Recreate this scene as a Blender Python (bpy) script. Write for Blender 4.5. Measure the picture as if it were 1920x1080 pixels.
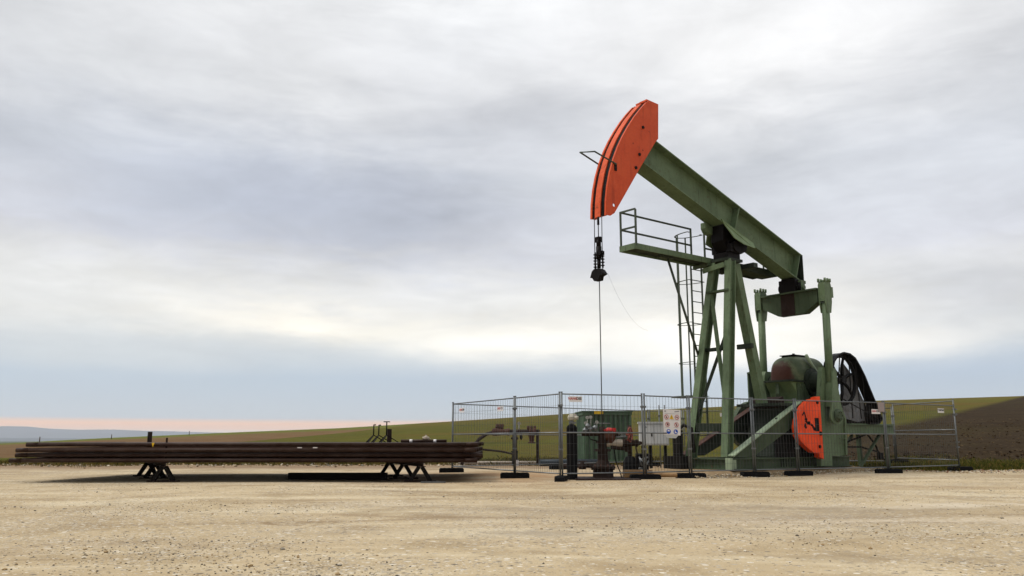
import bpy, bmesh, math, random
import numpy as np
from mathutils import Vector, Matrix
R = math.radians
for o in list(bpy.data.objects): bpy.data.objects.remove(o)
SC = bpy.context.scene
COL = SC.collection
random.seed(7); RNG = np.random.default_rng(7)

# ------------------------------------------------------------------ camera
EYE = 0.92; FPX = 1550.0; PITCH = math.atan(286/FPX)
cam = bpy.data.cameras.new("camera"); cam_o = bpy.data.objects.new("camera", cam); COL.objects.link(cam_o)
cam.sensor_width = 36; cam.lens = 36*FPX/1920; cam.clip_start = 0.1; cam.clip_end = 40000
cam_o.location = (0, 0, EYE); cam_o.rotation_euler = (math.pi/2+PITCH, 0, 0)
SC.camera = cam_o
SC.view_settings.view_transform = 'Standard'; SC.view_settings.look = 'None'
SC.view_settings.exposure = 0.0; SC.view_settings.gamma = 1.0
SC.cycles.volume_bounces = 1; SC.cycles.max_bounces = 8; SC.cycles.use_denoising = True

# ------------------------------------------------------------------ sky (overcast, layered cloud)
SUN_EL = R(58); SUN_AZ = R(262)      # azimuth clockwise from +Y: behind the camera, to its left
def lin(r, g, b):
    f = lambda c: (c/255/12.92) if c/255 <= 0.04045 else ((c/255+0.055)/1.055)**2.4
    return (f(r), f(g), f(b))
class NT:
    def __init__(s, tree): s.t = tree; s.t.nodes.clear()
    def n(s, typ, **kw):
        nd = s.t.nodes.new(typ)
        for k, v in kw.items():
            if k.startswith('i_'):
                key = k[2:]
                key = int(key) if key.isdigit() else key.replace('_', ' ')
                s.put(nd.inputs[key], v)
            else: setattr(nd, k, v)
        return nd
    def put(s, sock, v):
        if isinstance(v, bpy.types.NodeSocket): s.t.links.new(v, sock)
        elif isinstance(v, bpy.types.Node): s.t.links.new(v.outputs[0], sock)
        else:
            if sock.type == 'RGBA' and len(v) == 3: v = (*v, 1)
            sock.default_value = v
    def m(s, op, a, b=0.0, c=0.0):
        nd = s.t.nodes.new('ShaderNodeMath'); nd.operation = op
        s.put(nd.inputs[0], a); s.put(nd.inputs[1], b); s.put(nd.inputs[2], c); return nd.outputs[0]
    def mix(s, f, a, b, mode='MIX'):
        nd = s.t.nodes.new('ShaderNodeMix'); nd.data_type = 'RGBA'; nd.blend_type = mode
        s.put(nd.inputs[0], f); s.put(nd.inputs[6], a); s.put(nd.inputs[7], b); return nd.outputs[2]
    def ramp(s, f, stops, interp='LINEAR'):
        nd = s.t.nodes.new('ShaderNodeValToRGB'); cr = nd.color_ramp; cr.interpolation = interp
        while len(cr.elements) < len(stops): cr.elements.new(0.5)
        for e, (p, c) in zip(cr.elements, stops):
            e.position = p; e.color = (*c, 1) if hasattr(c, '__len__') else (c, c, c, 1)
        s.put(nd.inputs[0], f); return nd.outputs[0]
    def noise(s, vec, scale, detail=4, rough=0.5, dist=0.0, out=0):
        nd = s.n('ShaderNodeTexNoise', i_Scale=scale, i_Detail=detail, i_Roughness=rough, i_Distortion=dist)
        if vec is not None: s.put(nd.inputs['Vector'], vec)
        return nd.outputs[out]
    def vec(s, x, y, z=0.0):
        nd = s.t.nodes.new('ShaderNodeCombineXYZ'); s.put(nd.inputs[0], x); s.put(nd.inputs[1], y); s.put(nd.inputs[2], z); return nd.outputs[0]
    def smooth(s, v, a, b):
        nd = s.t.nodes.new('ShaderNodeMapRange'); nd.interpolation_type = 'SMOOTHSTEP'
        s.put(nd.inputs[0], v); nd.inputs[1].default_value = a; nd.inputs[2].default_value = b; return nd.outputs[0]

def make_world():
    w = bpy.data.worlds.new("World"); SC.world = w; w.use_nodes = True
    t = NT(w.node_tree)
    tc = t.n('ShaderNodeTexCoord').outputs['Generated']
    sep = t.n('ShaderNodeSeparateXYZ', i_0=tc); X, Y, Z = sep.outputs
    az = t.m('ARCTAN2', X, Y); el = t.m('ARCSINE', Z)
    azd = t.m('MULTIPLY', az, 180/math.pi); eld = t.m('MULTIPLY', el, 180/math.pi)
    # cloud deck seen in perspective: coordinates flatten towards the horizon
    den = t.m('ADD', t.m('MAXIMUM', Z, 0.0), 0.16)
    deck = t.vec(t.m('DIVIDE', X, den), t.m('DIVIDE', Y, den), 0)
    wn = t.noise(deck, 1.3, 4, 0.55, 0.0)
    wn2 = t.noise(t.vec(t.m('MULTIPLY', azd, 0.035), t.m('MULTIPLY', eld, 0.16), 3.1), 1.0, 5, 0.55, 0.6)
    wn3 = t.noise(t.vec(t.m('MULTIPLY', azd, 0.05), t.m('MULTIPLY', eld, 0.12), 9.7), 1.0, 3, 0.5, 0.8)
    wn5 = t.noise(t.vec(t.m('MULTIPLY', azd, 0.16), t.m('MULTIPLY', eld, 0.55), 5.5), 1.0, 6, 0.6, 0.5)
    warp = t.m('ADD', t.m('MULTIPLY', t.m('SUBTRACT', wn2, 0.5), 7.0), t.m('MULTIPLY', t.m('SUBTRACT', wn5, 0.5), 3.2))
    rise = t.smooth(eld, 2.0, 11.0)
    e2 = t.m('ADD', eld, t.m('MULTIPLY', warp, rise))
    a2 = t.m('ADD', azd, t.m('MULTIPLY', t.m('SUBTRACT', wn3, 0.5), 16.0))
    L = lin
    base = t.ramp(t.m('DIVIDE', e2, 40.0), [
        (0.0, L(240,205,182)), (.55/40, L(236,214,200)), (.75/40, L(254,198,160)), (1.15/40, L(251,200,166)), (1.42/40, L(190,198,206)), (4.2/40, L(179,193,207)),
        (6.3/40, L(204,209,212)), (8.2/40, L(226,224,217)), (10.4/40, L(219,219,218)), (13.2/40, L(203,205,212)),
        (17.5/40, L(199,203,209)), (21.5/40, L(208,210,214)), (26/40, L(221,222,224)), (30/40, L(228,229,230)), (1.0, L(232,232,233))])
    col = base
    def blob(col, px, py, sx, sy, c, k):
        a0 = math.degrees(math.atan2(px-960, FPX*math.cos(PITCH)+(py-540)*-1*-math.sin(PITCH)))
        # direction through the pixel
        f = Vector((0, math.cos(PITCH), math.sin(PITCH))); u = Vector((0, -math.sin(PITCH), math.cos(PITCH)))
        d = (f + Vector(((px-960)/FPX, 0, 0)) - u*((py-540)/FPX)).normalized()
        a0 = math.degrees(math.atan2(d.x, d.y)); e0 = math.degrees(math.asin(d.z))
        dx = t.m('DIVIDE', t.m('SUBTRACT', a2, a0), sx); dy = t.m('DIVIDE', t.m('SUBTRACT', e2, e0), sy)
        r2 = t.m('ADD', t.m('MULTIPLY', dx, dx), t.m('MULTIPLY', dy, dy))
        g = t.m('MULTIPLY', t.m('EXPONENT', t.m('MULTIPLY', r2, -1.0)), k)
        return t.mix(g, col, c)
    for b in SKY_BLOBS: col = blob(col, *b)
    # wispy texture of the deck
    wn4 = t.noise(deck, 3.4, 5, 0.6, 0.8)
    tex = t.m('ADD', t.m('MULTIPLY', t.m('SUBTRACT', wn, 0.5), 0.70), t.m('MULTIPLY', t.m('SUBTRACT', wn4, 0.5), 0.34))
    tex = t.m('ADD', tex, t.m('MULTIPLY', t.m('SUBTRACT', wn2, 0.5), 0.40))
    tex = t.m('ADD', tex, t.m('MULTIPLY', t.m('SUBTRACT', wn5, 0.5), 0.24))
    gain = t.m('ADD', 1.17, t.m('MULTIPLY', tex, t.smooth(eld, 1.5, 12.0)))
    # the deck grows brighter towards the zenith, as overcast skies do
    zen = t.m('ADD', 1.0, t.m('MULTIPLY', t.smooth(eld, 30.0, 75.0), 0.45))
    back = t.m('ADD', 1.0, t.m('MULTIPLY', t.smooth(t.m('MULTIPLY', Y, -1.0), 0.0, 0.6), -0.25))
    gain = t.m('MULTIPLY', t.m('MULTIPLY', gain, zen), back)
    gcol = t.n('ShaderNodeVectorMath', operation='SCALE', i_0=col); t.put(gcol.inputs[3], t.m('MULTIPLY', gain, 10.0))
    sky = t.n('ShaderNodeTexSky'); sky.sky_type = 'NISHITA'; sky.sun_disc = False
    sky.sun_elevation = SUN_EL; sky.sun_rotation = SUN_AZ
    fin = t.mix(0.955, sky.outputs[0], gcol.outputs[0])
    bg = t.n('ShaderNodeBackground', i_Color=fin, i_Strength=0.1)
    out = t.n('ShaderNodeOutputWorld', i_Surface=bg)
L_ = lin
SKY_BLOBS = [  # px, py (1920 frame) of the cloud feature, spread in degrees (az, el), colour, amount
    (560, 370, 14, 3.2, L_(174,180,194), .85), (330, 300, 9, 3.0, L_(180,186,198), .65), (760, 430, 8, 2.0, L_(176,182,195), .6),
    (80, 560, 12, 2.0, L_(216,218,219), .6), (560, 590, 6, 1.0, (1.02,.97,.86), .95), (760, 610, 6, .8, L_(244,240,228), .8), (1010, 640, 8, 1.5, (1.03,.99,.90), .95), (1180, 560, 6, .9, L_(240,239,233), .7), (1340, 640, 6, 1.8, (1.12,1.08,1.0), .95),
    (1620, 640, 6, .9, (1.0,.96,.88), .9), (1480, 625, 4, 1.2, L_(248,245,235), .6), (1780, 560, 9, 2.2, L_(200,204,213), .6), (1750, 330, 9, 3.5, L_(205,208,215), .5),
    (1450, 90, 12, 4.5, L_(247,247,247), .9), (820, 60, 7, 2.5, L_(212,214,217), .5), (500, 130, 6, 2.0, L_(228,229,230), .6), (150, 90, 10, 4, L_(214,216,218), .6), (930, 560, 9, 1.5, L_(226,226,224), .6),
    (200, 660, 10, 1.3, L_(203,208,211), .6), (1780, 700, 8, 1.5, L_(176,189,205), .6), (850, 720, 12, 1.3, L_(182,194,207), .5),
    (1200, 470, 9, 2.2, L_(206,208,213), .5), (960, 250, 8, 3, L_(200,203,210), .5)]
make_world()
sun = bpy.data.lights.new("sun", 'SUN'); sun.energy = 2.0; sun.angle = R(16); sun.color = (1, .95, .87)
sun_o = bpy.data.objects.new("sun", sun); COL.objects.link(sun_o)
sd = Vector((math.sin(SUN_AZ)*math.cos(SUN_EL), math.cos(SUN_AZ)*math.cos(SUN_EL), math.sin(SUN_EL)))
sun_o.rotation_euler = sd.to_track_quat('Z', 'Y').to_euler()

# ------------------------------------------------------------------ helpers
class MB:
    def __init__(s): s.v = []; s.f = []; s.sm = []
    def add(s, vs, fs, smooth=False):
        n = len(s.v); s.v += [tuple(v) for v in vs]; s.f += [tuple(i+n for i in f) for f in fs]; s.sm += [smooth]*len(fs)
        return s
    def box(s, c, d, rot=None):
        c = Vector(c); h = [x/2 for x in d]
        vs = [Vector((sx*h[0], sy*h[1], sz*h[2])) for sx in (-1,1) for sy in (-1,1) for sz in (-1,1)]
        if rot is not None: vs = [rot @ v for v in vs]
        return s.add([c+v for v in vs], [(0,1,3,2),(4,6,7,5),(0,4,5,1),(2,3,7,6),(0,2,6,4),(1,5,7,3)])
    def span(s, a, b):
        a, b = Vector(a), Vector(b); return s.box((a+b)/2, [abs(x) for x in (b-a)])
    def bar(s, a, b, w, h, up=(0,0,1)):
        a, b = Vector(a), Vector(b); z = (b-a); l = z.length; z = z.normalized()
        x = Vector(up).cross(z)
        if x.length < 1e-4: x = Vector((1,0,0)).cross(z)
        x.normalize(); y = z.cross(x)
        rot = Matrix((x, y, z)).transposed()
        return s.box((a+b)/2, (w, h, l), rot)
    def ibeam(s, a, b, w, h, tf, tw, up=(0,0,1)):
        a, b = Vector(a), Vector(b); z = (b-a).normalized(); x = Vector(up).cross(z)
        if x.length < 1e-4: x = Vector((1,0,0)).cross(z)
        x.normalize(); y = z.cross(x)
        p = [(-w/2,-h/2),(w/2,-h/2),(w/2,-h/2+tf),(tw/2,-h/2+tf),(tw/2,h/2-tf),(w/2,h/2-tf),(w/2,h/2),(-w/2,h/2),(-w/2,h/2-tf),(-tw/2,h/2-tf),(-tw/2,-h/2+tf),(-w/2,-h/2+tf)]
        return s.prism([a+x*q[0]+y*q[1] for q in p], b-a)
    def prism(s, pts, vec, smooth=False):
        pts = [Vector(p) for p in pts]; vec = Vector(vec); n = len(pts)
        nrm = Vector((0,0,0))
        for i in range(n): nrm += pts[i].cross(pts[(i+1) % n])
        if nrm.dot(vec) > 0: pts = pts[::-1]
        vs = pts+[p+vec for p in pts]
        s.add(vs, [tuple(range(n)), tuple(range(2*n-1, n-1, -1))])
        s.f += [tuple(len(s.v)-2*n+k for k in (j, i, i+n, j+n)) for i in range(n) for j in [(i+1) % n]]
        s.sm += [smooth]*n
        return s
    def tube(s, pts, r, n=8, caps=True, smooth=True):
        pts = [Vector(p) for p in pts]; m = len(pts)
        rs = r if hasattr(r, '__len__') else [r]*m
        t0 = (pts[1]-pts[0]).normalized(); x = t0.orthogonal().normalized(); vs = []
        for i in range(m):
            t = (pts[min(i+1, m-1)]-pts[max(i-1, 0)]).normalized()
            x = (x-t*x.dot(t)).normalized(); y = t.cross(x)
            for k in range(n):
                a = 2*math.pi*k/n; vs.append(pts[i]+(x*math.cos(a)+y*math.sin(a))*rs[i])
        fs = [(i*n+k, i*n+(k+1) % n, (i+1)*n+(k+1) % n, (i+1)*n+k) for i in range(m-1) for k in range(n)]
        s.add(vs, fs, smooth)
        if caps:
            b = len(s.v)-len(vs)
            s.f += [tuple(b+k for k in range(n-1, -1, -1)), tuple(b+(m-1)*n+k for k in range(n))]; s.sm += [False]*2
        return s
    def cyl(s, a, b, r, n=16, smooth=True): return s.tube([a, b], r, n, True, smooth)
    def lathe(s, o, axis, prof, n=18):
        """prof: list of (distance along axis, radius)"""
        o = Vector(o); ax = Vector(axis).normalized()
        x = ax.orthogonal().normalized(); y = ax.cross(x); vs = []
        for (d, r) in prof:
            for k in range(n):
                a = 2*math.pi*k/n; vs.append(o+ax*d+(x*math.cos(a)+y*math.sin(a))*max(r, 1e-4))
        m = len(prof)
        fs = [(i*n+k, i*n+(k+1) % n, (i+1)*n+(k+1) % n, (i+1)*n+k) for i in range(m-1) for k in range(n)]
        s.add(vs, fs, False)
        b = len(s.v)-len(vs)
        s.f += [tuple(b+k for k in range(n-1, -1, -1)), tuple(b+(m-1)*n+k for k in range(n))]; s.sm += [False]*2
        return s
    def ring(s, c, axis, R0, r, n=28, k=6):
        c = Vector(c); ax = Vector(axis).normalized(); x = ax.orthogonal().normalized(); y = ax.cross(x); vs = []
        for i in range(n):
            a = 2*math.pi*i/n; d = x*math.cos(a)+y*math.sin(a)
            for j in range(k):
                b = 2*math.pi*j/k; vs.append(c+d*(R0+r*math.cos(b))+ax*r*math.sin(b))
        return s.add(vs, [(i*k+j, ((i+1) % n)*k+j, ((i+1) % n)*k+(j+1) % k, i*k+(j+1) % k) for i in range(n) for j in range(k)], True)
    def holed(s, outer, holes, vec):
        """plate with holes: planar loops, extruded by vec"""
        bm = bmesh.new(); loops = []
        for lp in [outer]+holes:
            vs = [bm.verts.new(Vector(p)) for p in lp]
            for i in range(len(vs)): bm.edges.new((vs[i], vs[(i+1) % len(vs)]))
            loops.append(vs)
        bmesh.ops.triangle_fill(bm, edges=bm.edges[:], use_beauty=True)
        r = bmesh.ops.extrude_face_region(bm, geom=bm.faces[:])
        bmesh.ops.translate(bm, vec=Vector(vec), verts=[g for g in r['geom'] if isinstance(g, bmesh.types.BMVert)])
        bmesh.ops.recalc_face_normals(bm, faces=bm.faces[:])
        bm.verts.index_update()
        s.add([v.co.copy() for v in bm.verts], [tuple(v.index for v in f.verts) for f in bm.faces]); bm.free()
        return s
    def build(s, name, mat, parent=None, loc=None, rotz=0.0, bevel=0.0):
        me = bpy.data.meshes.new(name); me.from_pydata(s.v, [], s.f)
        me.polygons.foreach_set('use_smooth', s.sm); me.materials.append(mat); me.update()
        o = bpy.data.objects.new(name, me); COL.objects.link(o)
        if parent is not None: o.parent = parent
        if loc is not None: o.location = loc
        o.rotation_euler = (0, 0, rotz)
        if bevel:
            b = o.modifiers.new('bevel', 'BEVEL'); b.width = bevel; b.segments = 2; b.limit_method = 'ANGLE'; b.angle_limit = R(40)
        return o
def tag(o, label=None, cat=None, group=None, kind=None):
    if label: o['label'] = label
    if cat: o['category'] = cat
    if group: o['group'] = group
    if kind: o['kind'] = kind
    return o
def empty(name, loc, rz=0.0):
    o = bpy.data.objects.new(name, None); COL.objects.link(o); o.empty_display_size = .2
    o.location = loc; o.rotation_euler = (0, 0, rz); return o
def copy_tree(o, parent=None):
    c = o.copy(); COL.objects.link(c); c.parent = parent
    for ch in list(o.children): copy_tree(ch, c)
    return c
def text_mesh(name, s, size, mat, parent, loc, rot, bold=0.0):
    cu = bpy.data.curves.new(name, 'FONT'); cu.body = s; cu.size = size; cu.align_x = 'CENTER'; cu.align_y = 'CENTER'; cu.extrude = .0008; cu.offset = bold
    tmp = bpy.data.objects.new(name, cu); COL.objects.link(tmp)
    dg = bpy.context.evaluated_depsgraph_get(); me = bpy.data.meshes.new_from_object(tmp.evaluated_get(dg))
    bpy.data.objects.remove(tmp); bpy.data.curves.remove(cu)
    me.materials.clear(); me.materials.append(mat)
    o = bpy.data.objects.new(name, me); COL.objects.link(o); o.parent = parent; o.location = loc; o.rotation_euler = rot
    return o

# ------------------------------------------------------------------ materials
def mat_paint(name, base, rust=.25, rough=.55, rustcol=(.07,.025,.012), dirt=.5, spots=.0, streak=.6, metal=0.0, scale=1.0, faded=None, spec=.16):
    m = bpy.data.materials.new(name); m.use_nodes = True; t = NT(m.node_tree)
    co = t.n('ShaderNodeTexCoord').outputs['Object']
    sep = t.n('ShaderNodeSeparateXYZ', i_0=co)
    st = t.vec(t.m('MULTIPLY', sep.outputs[0], 9*scale), t.m('MULTIPLY', sep.outputs[1], 9*scale), t.m('MULTIPLY', sep.outputs[2], .8*scale))
    n1 = t.noise(co, 1.6*scale, 5, .6); n2 = t.noise(co, 11*scale, 5, .65); n3 = t.noise(st, 1.0, 3, .6); n4 = t.noise(co, 34*scale, 3, .6)
    b2 = faded or tuple(min(1, c*1.22+.012) for c in base)
    c = t.mix(t.smooth(n1, .35, .65), base, b2)
    dk = tuple(x*.42 for x in base)
    c = t.mix(t.m('MULTIPLY', t.smooth(n3, .52, .78), streak), c, dk)
    c = t.mix(t.m('MULTIPLY', t.smooth(n2, .5, .75), dirt*.5), c, tuple(x*.55+.01 for x in base))
    thr = .78-rust*.3
    rm = t.smooth(t.m('ADD', t.m('MULTIPLY', n2, .6), t.m('MULTIPLY', n4, .4)), thr-.08, thr+.05)
    c = t.mix(rm, c, t.mix(n4, rustcol, tuple(x*2.2 for x in rustcol)))
    if spots:
        vo = t.n('ShaderNodeTexVoronoi', i_Scale=2.2*scale, i_Vector=co)
        sp = t.m('SUBTRACT', 1.0, t.smooth(t.m('ADD', vo.outputs['Distance'], t.m('MULTIPLY', n4, .06)), .06, .10))
        c = t.mix(t.m('MULTIPLY', sp, spots), c, (.02,.008,.005))
    bump = t.n('ShaderNodeBump', i_Strength=.25, i_Distance=.02, i_Height=t.m('ADD', n2, t.m('MULTIPLY', rm, -.5)))
    ro = t.m('ADD', t.m('MULTIPLY', n2, .3), rough-.15)
    p = t.n('ShaderNodeBsdfPrincipled', i_Base_Color=c, i_Roughness=ro, i_Metallic=metal, i_Normal=bump); p.inputs['Specular IOR Level'].default_value = spec
    t.n('ShaderNodeOutputMaterial', i_Surface=p)
    return m
def mat_simple(name, base, rough=.6, metal=0.0, var=.25, scale=20, spec=.08):
    m = bpy.data.materials.new(name); m.use_nodes = True; t = NT(m.node_tree)
    co = t.n('ShaderNodeTexCoord').outputs['Object']
    n = t.noise(co, scale, 4, .6)
    c = t.mix(n, tuple(x*(1-var) for x in base), tuple(min(1, x*(1+var)) for x in base))
    p = t.n('ShaderNodeBsdfPrincipled', i_Base_Color=c, i_Roughness=rough, i_Metallic=metal); p.inputs['Specular IOR Level'].default_value = spec
    t.n('ShaderNodeOutputMaterial', i_Surface=p); return m

M = {}
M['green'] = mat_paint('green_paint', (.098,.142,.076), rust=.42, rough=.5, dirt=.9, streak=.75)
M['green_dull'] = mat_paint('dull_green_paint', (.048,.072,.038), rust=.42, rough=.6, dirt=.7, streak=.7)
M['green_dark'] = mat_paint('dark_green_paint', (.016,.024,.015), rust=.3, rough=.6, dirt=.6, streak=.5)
M['green_mid'] = mat_paint('faded_green_paint', (.115,.165,.075), rust=.15, rough=.55, dirt=.5, streak=.3)
M['rail_green'] = mat_paint('grey_green_rail', (.050,.066,.048), rust=.2, rough=.5, dirt=.5, streak=.2)
M['green_pale'] = mat_paint('pale_green_paint', (.24,.30,.20), rust=.1, rough=.6, dirt=.4, streak=.3)
M['orange'] = mat_paint('orange_paint', (.54,.066,.016), rust=.2, rough=.45, dirt=.6, streak=.5, spots=.75, faded=(.60,.085,.022))
M['orange2'] = mat_paint('bright_orange_paint', (.74,.062,.008), rust=.06, rough=.45, dirt=.2, streak=.15, spots=.5, scale=1.3)
M['track'] = mat_paint('worn_orange_rim', (.56,.082,.024), rust=.5, rough=.6, dirt=.6, streak=.3)
M['grease_shade_black'] = mat_simple('grease_shade_black', (.006,.005,.005), .5, 0, .5)  # greased parts, and the shade painted into head grooves and weight slot
M['rust'] = mat_paint('rusty_steel', (.018,.0085,.0055), rust=.5, rough=.75, rustcol=(.022,.009,.005), dirt=.5, streak=.3)
M['rust_brown'] = mat_paint('brown_stained_paint', (.055,.021,.013), rust=.5, rough=.65, rustcol=(.035,.013,.007), dirt=.5)
M['pipe'] = mat_paint('drill_pipe_steel', (.023,.0095,.0052), rust=.45, rough=.45, rustcol=(.034,.012,.0055), dirt=.7, streak=.0, scale=1.5, spec=.12)
M['dark_steel'] = mat_simple('dark_steel', (.010,.009,.008), .6, 0, .5)
M['galv'] = mat_simple('galvanised_steel', (.17,.18,.185), .42, .75, .35, 14)
M['galv_pole'] = mat_simple('weathered_galvanised_pole', (.15,.16,.165), .5, .6, .4, 9)
M['wire'] = mat_simple('fence_wire', (.10,.105,.105), .5, .6, .3)
M['rope'] = mat_simple('wire_rope', (.07,.075,.08), .5, .2, .3, 60)
M['rubber'] = mat_simple('black_recycled_rubber', (.008,.008,.009), .85, 0, .5, 30)
M['guard'] = mat_simple('black_guard', (.009,.009,.009), .5, 0, .5)
M['container'] = mat_paint('container_green_paint', (.062,.112,.064), rust=.25, rough=.55, dirt=.4, streak=.6)
M['white_box'] = mat_simple('cabinet_white', (.50,.52,.53), .5, 0, .08, 6)
M['white'] = mat_simple('white_plate', (.72,.70,.70), .45, 0, .05, 8)
M['cream_valve'] = mat_paint('chipped_pale_valve', (.38,.33,.27), rust=.45, rough=.6)
M['gauge'] = mat_simple('gauge_glass', (.30,.30,.28), .4, 0, .3)
M['red'] = mat_paint('red_paint', (.36,.022,.02), rust=.6, rough=.45)
M['red_rust'] = mat_paint('faded_red_wheel', (.20,.050,.035), rust=.3, rough=.6)
M['yellow'] = mat_simple('yellow', (.70,.45,.03), .6, 0, .1)
M['blue'] = mat_simple('sign_blue', (.02,.08,.42), .5, 0, .05)
M['sign_red'] = mat_simple('sign_red', (.45,.06,.055), .5, 0, .05)
M['sign_black'] = mat_simple('sign_black', (.02,.02,.02), .6, 0, .1)
M['grey_text'] = mat_simple('print_grey', (.30,.29,.30), .6, 0, .1)
M['pink'] = mat_simple('faded_pink_plate', (.34,.27,.26), .6, 0, .2)
M['earth'] = mat_simple('stained_earth', (.25,.18,.105), .95, 0, .45, 6)
M['timber'] = mat_simple('old_timber', (.10,.075,.05), .85, 0, .4, 12)
def mat_tarp():
    m = bpy.data.materials.new('plastic_mesh_sheet'); m.use_nodes = True; t = NT(m.node_tree)
    co = t.n('ShaderNodeTexCoord').outputs['Object']
    n = t.noise(co, 2.3, 3, .5, 1.2); n2 = t.noise(co, 9, 3, .6)
    h = t.m('ADD', n, t.m('MULTIPLY', n2, .2))
    bump = t.n('ShaderNodeBump', i_Strength=.9, i_Distance=.12, i_Height=h)
    p = t.n('ShaderNodeBsdfPrincipled', i_Base_Color=(.16,.162,.168), i_Roughness=.42, i_Normal=bump)
    t.n('ShaderNodeOutputMaterial', i_Surface=p); return m
M['tarp'] = mat_tarp()

def mat_gravel():
    m = bpy.data.materials.new('gravel'); m.use_nodes = True; t = NT(m.node_tree)
    co = t.n('ShaderNodeTexCoord').outputs['Object']
    sep = t.n('ShaderNodeSeparateXYZ', i_0=co); x, y, _ = sep.outputs
    big = t.noise(co, .16, 5, .55, .6); mid = t.noise(co, .9, 5, .6); fine = t.noise(co, 9, 4, .65); sand = t.noise(co, 70, 3, .7)
    # compacted vehicle tracks sweep across the pad
    tr = t.noise(t.vec(t.m('ADD', t.m('MULTIPLY', x, .15), t.m('MULTIPLY', y, .05)), t.m('ADD', t.m('MULTIPLY', y, .55), t.m('MULTIPLY', x, -.035)), 1.7), 1.0, 5, .6, 1.3)
    c = t.mix(t.smooth(big, .32, .68), (.365,.282,.168), (.455,.362,.228))
    c = t.mix(t.m('MULTIPLY', t.smooth(tr, .50, .66), .75), c, (.54,.455,.308))
    c = t.mix(t.m('MULTIPLY', t.m('SUBTRACT', 1.0, t.smooth(tr, .34, .47)), .7), c, (.22,.155,.083))
    c = t.mix(t.m('MULTIPLY', t.smooth(mid, .48, .66), .6), c, (.255,.185,.10))
    c = t.mix(t.m('MULTIPLY', t.smooth(fine, .55, .8), .45), c, (.19,.14,.08))
    c = t.mix(t.m('MULTIPLY', t.smooth(sand, .45, .8), .35), c, (.58,.49,.34))
    # loose stones pressed in the surface, thicker in some areas
    lo = t.smooth(t.noise(co, .33, 4, .6, .5), .44, .62)
    for sc, k in ((13, .9), (26, .9), (52, .8)):
        vo = t.n('ShaderNodeTexVoronoi', i_Scale=sc, i_Vector=co, i_Randomness=1.0)
        body = t.m('SUBTRACT', 1.0, t.smooth(vo.outputs['Distance'], .26, .42))
        r = t.n('ShaderNodeSeparateColor', i_0=vo.outputs['Color']).outputs
        pick = t.smooth(t.m('ADD', r[0], t.m('MULTIPLY', lo, .55)), .70, .74)
        stone = t.ramp(r[1], [(0, (.10,.085,.065)), (.3, (.24,.20,.15)), (.65, (.42,.37,.29)), (1, (.68,.63,.53))])
        c = t.mix(t.m('MULTIPLY', t.m('MULTIPLY', body, pick), k), c, stone)
    # grey crushed stone patch, reddish oil stained soil beside the well
    gx = t.m('DIVIDE', t.m('SUBTRACT', x, 2.2), 3.0); gy = t.m('DIVIDE', t.m('SUBTRACT', y, 11.0), 1.6)
    gp = t.m('EXPONENT', t.m('MULTIPLY', t.m('ADD', t.m('MULTIPLY', gx, gx), t.m('MULTIPLY', gy, gy)), -1.0))
    c = t.mix(t.m('MULTIPLY', t.m('MULTIPLY', gp, t.smooth(fine, .35, .6)), .6), c, (.33,.285,.225))
    rx = t.m('DIVIDE', t.m('SUBTRACT', x, -.2), 3.4); ry = t.m('DIVIDE', t.m('SUBTRACT', y, 22.0), 3.2)
    rp = t.m('EXPONENT', t.m('MULTIPLY', t.m('ADD', t.m('MULTIPLY', rx, rx), t.m('MULTIPLY', ry, ry)), -1.0))
    c = t.mix(t.m('MULTIPLY', rp, t.smooth(mid, .2, .6)), c, (.30,.185,.095))
    wpa = t.noise(co, .55, 4, .6, .4); wpb = t.noise(t.n('ShaderNodeVectorMath', operation='ADD', i_0=co, i_1=(13,7,3)), .8, 4, .6, .4)
    for (cx, cy, sx, sy, colr, k) in [(.6,14.6,1.9,.32,(.235,.165,.09),.8), (3.6,11.6,4.2,.5,(.25,.20,.135),.75), (-2.6,9.7,.9,.13,(.20,.135,.07),.85), (-1.2,10.4,1.3,.24,(.235,.17,.10),.75), (4.0,15.6,2.6,.35,(.26,.185,.105),.8),
            (-5.5,17.3,3.8,.35,(.27,.185,.10),.65), (.9,8.6,2.6,.5,(.31,.265,.20),.6), (6.9,12.2,1.9,.42,(.56,.49,.38),.9), (4.6,9.9,2.6,.35,(.56,.48,.36),.7), (-4.6,7.6,2.4,.22,(.28,.21,.13),.6), (2.6,7.0,1.6,.16,(.27,.21,.135),.6), (8.2,17.0,3.0,.5,(.27,.19,.11),.6), (-.8,12.3,2.0,.2,(.55,.47,.34),.7)]:
        px_ = t.m('DIVIDE', t.m('SUBTRACT', t.m('ADD', x, t.m('MULTIPLY', t.m('SUBTRACT', wpa, .5), 3.2)), cx), sx)
        py_ = t.m('DIVIDE', t.m('SUBTRACT', t.m('ADD', y, t.m('ADD', t.m('MULTIPLY', t.m('SUBTRACT', wpb, .5), 2.6), t.m('MULTIPLY', x, -.02))), cy), sy)
        gg = t.m('EXPONENT', t.m('MULTIPLY', t.m('ADD', t.m('MULTIPLY', px_, px_), t.m('MULTIPLY', py_, py_)), -1.0))
        c = t.mix(t.m('MULTIPLY', t.m('MULTIPLY', gg, t.smooth(t.m('ADD', t.m('MULTIPLY', fine, .5), t.m('MULTIPLY', mid, .5)), .36, .58)), k), c, colr)
    edge = t.smooth(t.m('ADD', y, t.m('MULTIPLY', mid, 3.0)), 27.5, 31.0)
    c = t.mix(t.m('MULTIPLY', edge, .85), c, t.mix(fine, (.13,.085,.05), (.26,.175,.105)))
    h = t.m('ADD', t.m('MULTIPLY', sand, .25), t.m('ADD', fine, t.m('MULTIPLY', mid, 1.5)))
    bump = t.n('ShaderNodeBump', i_Strength=.7, i_Distance=.02, i_Height=h)
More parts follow.
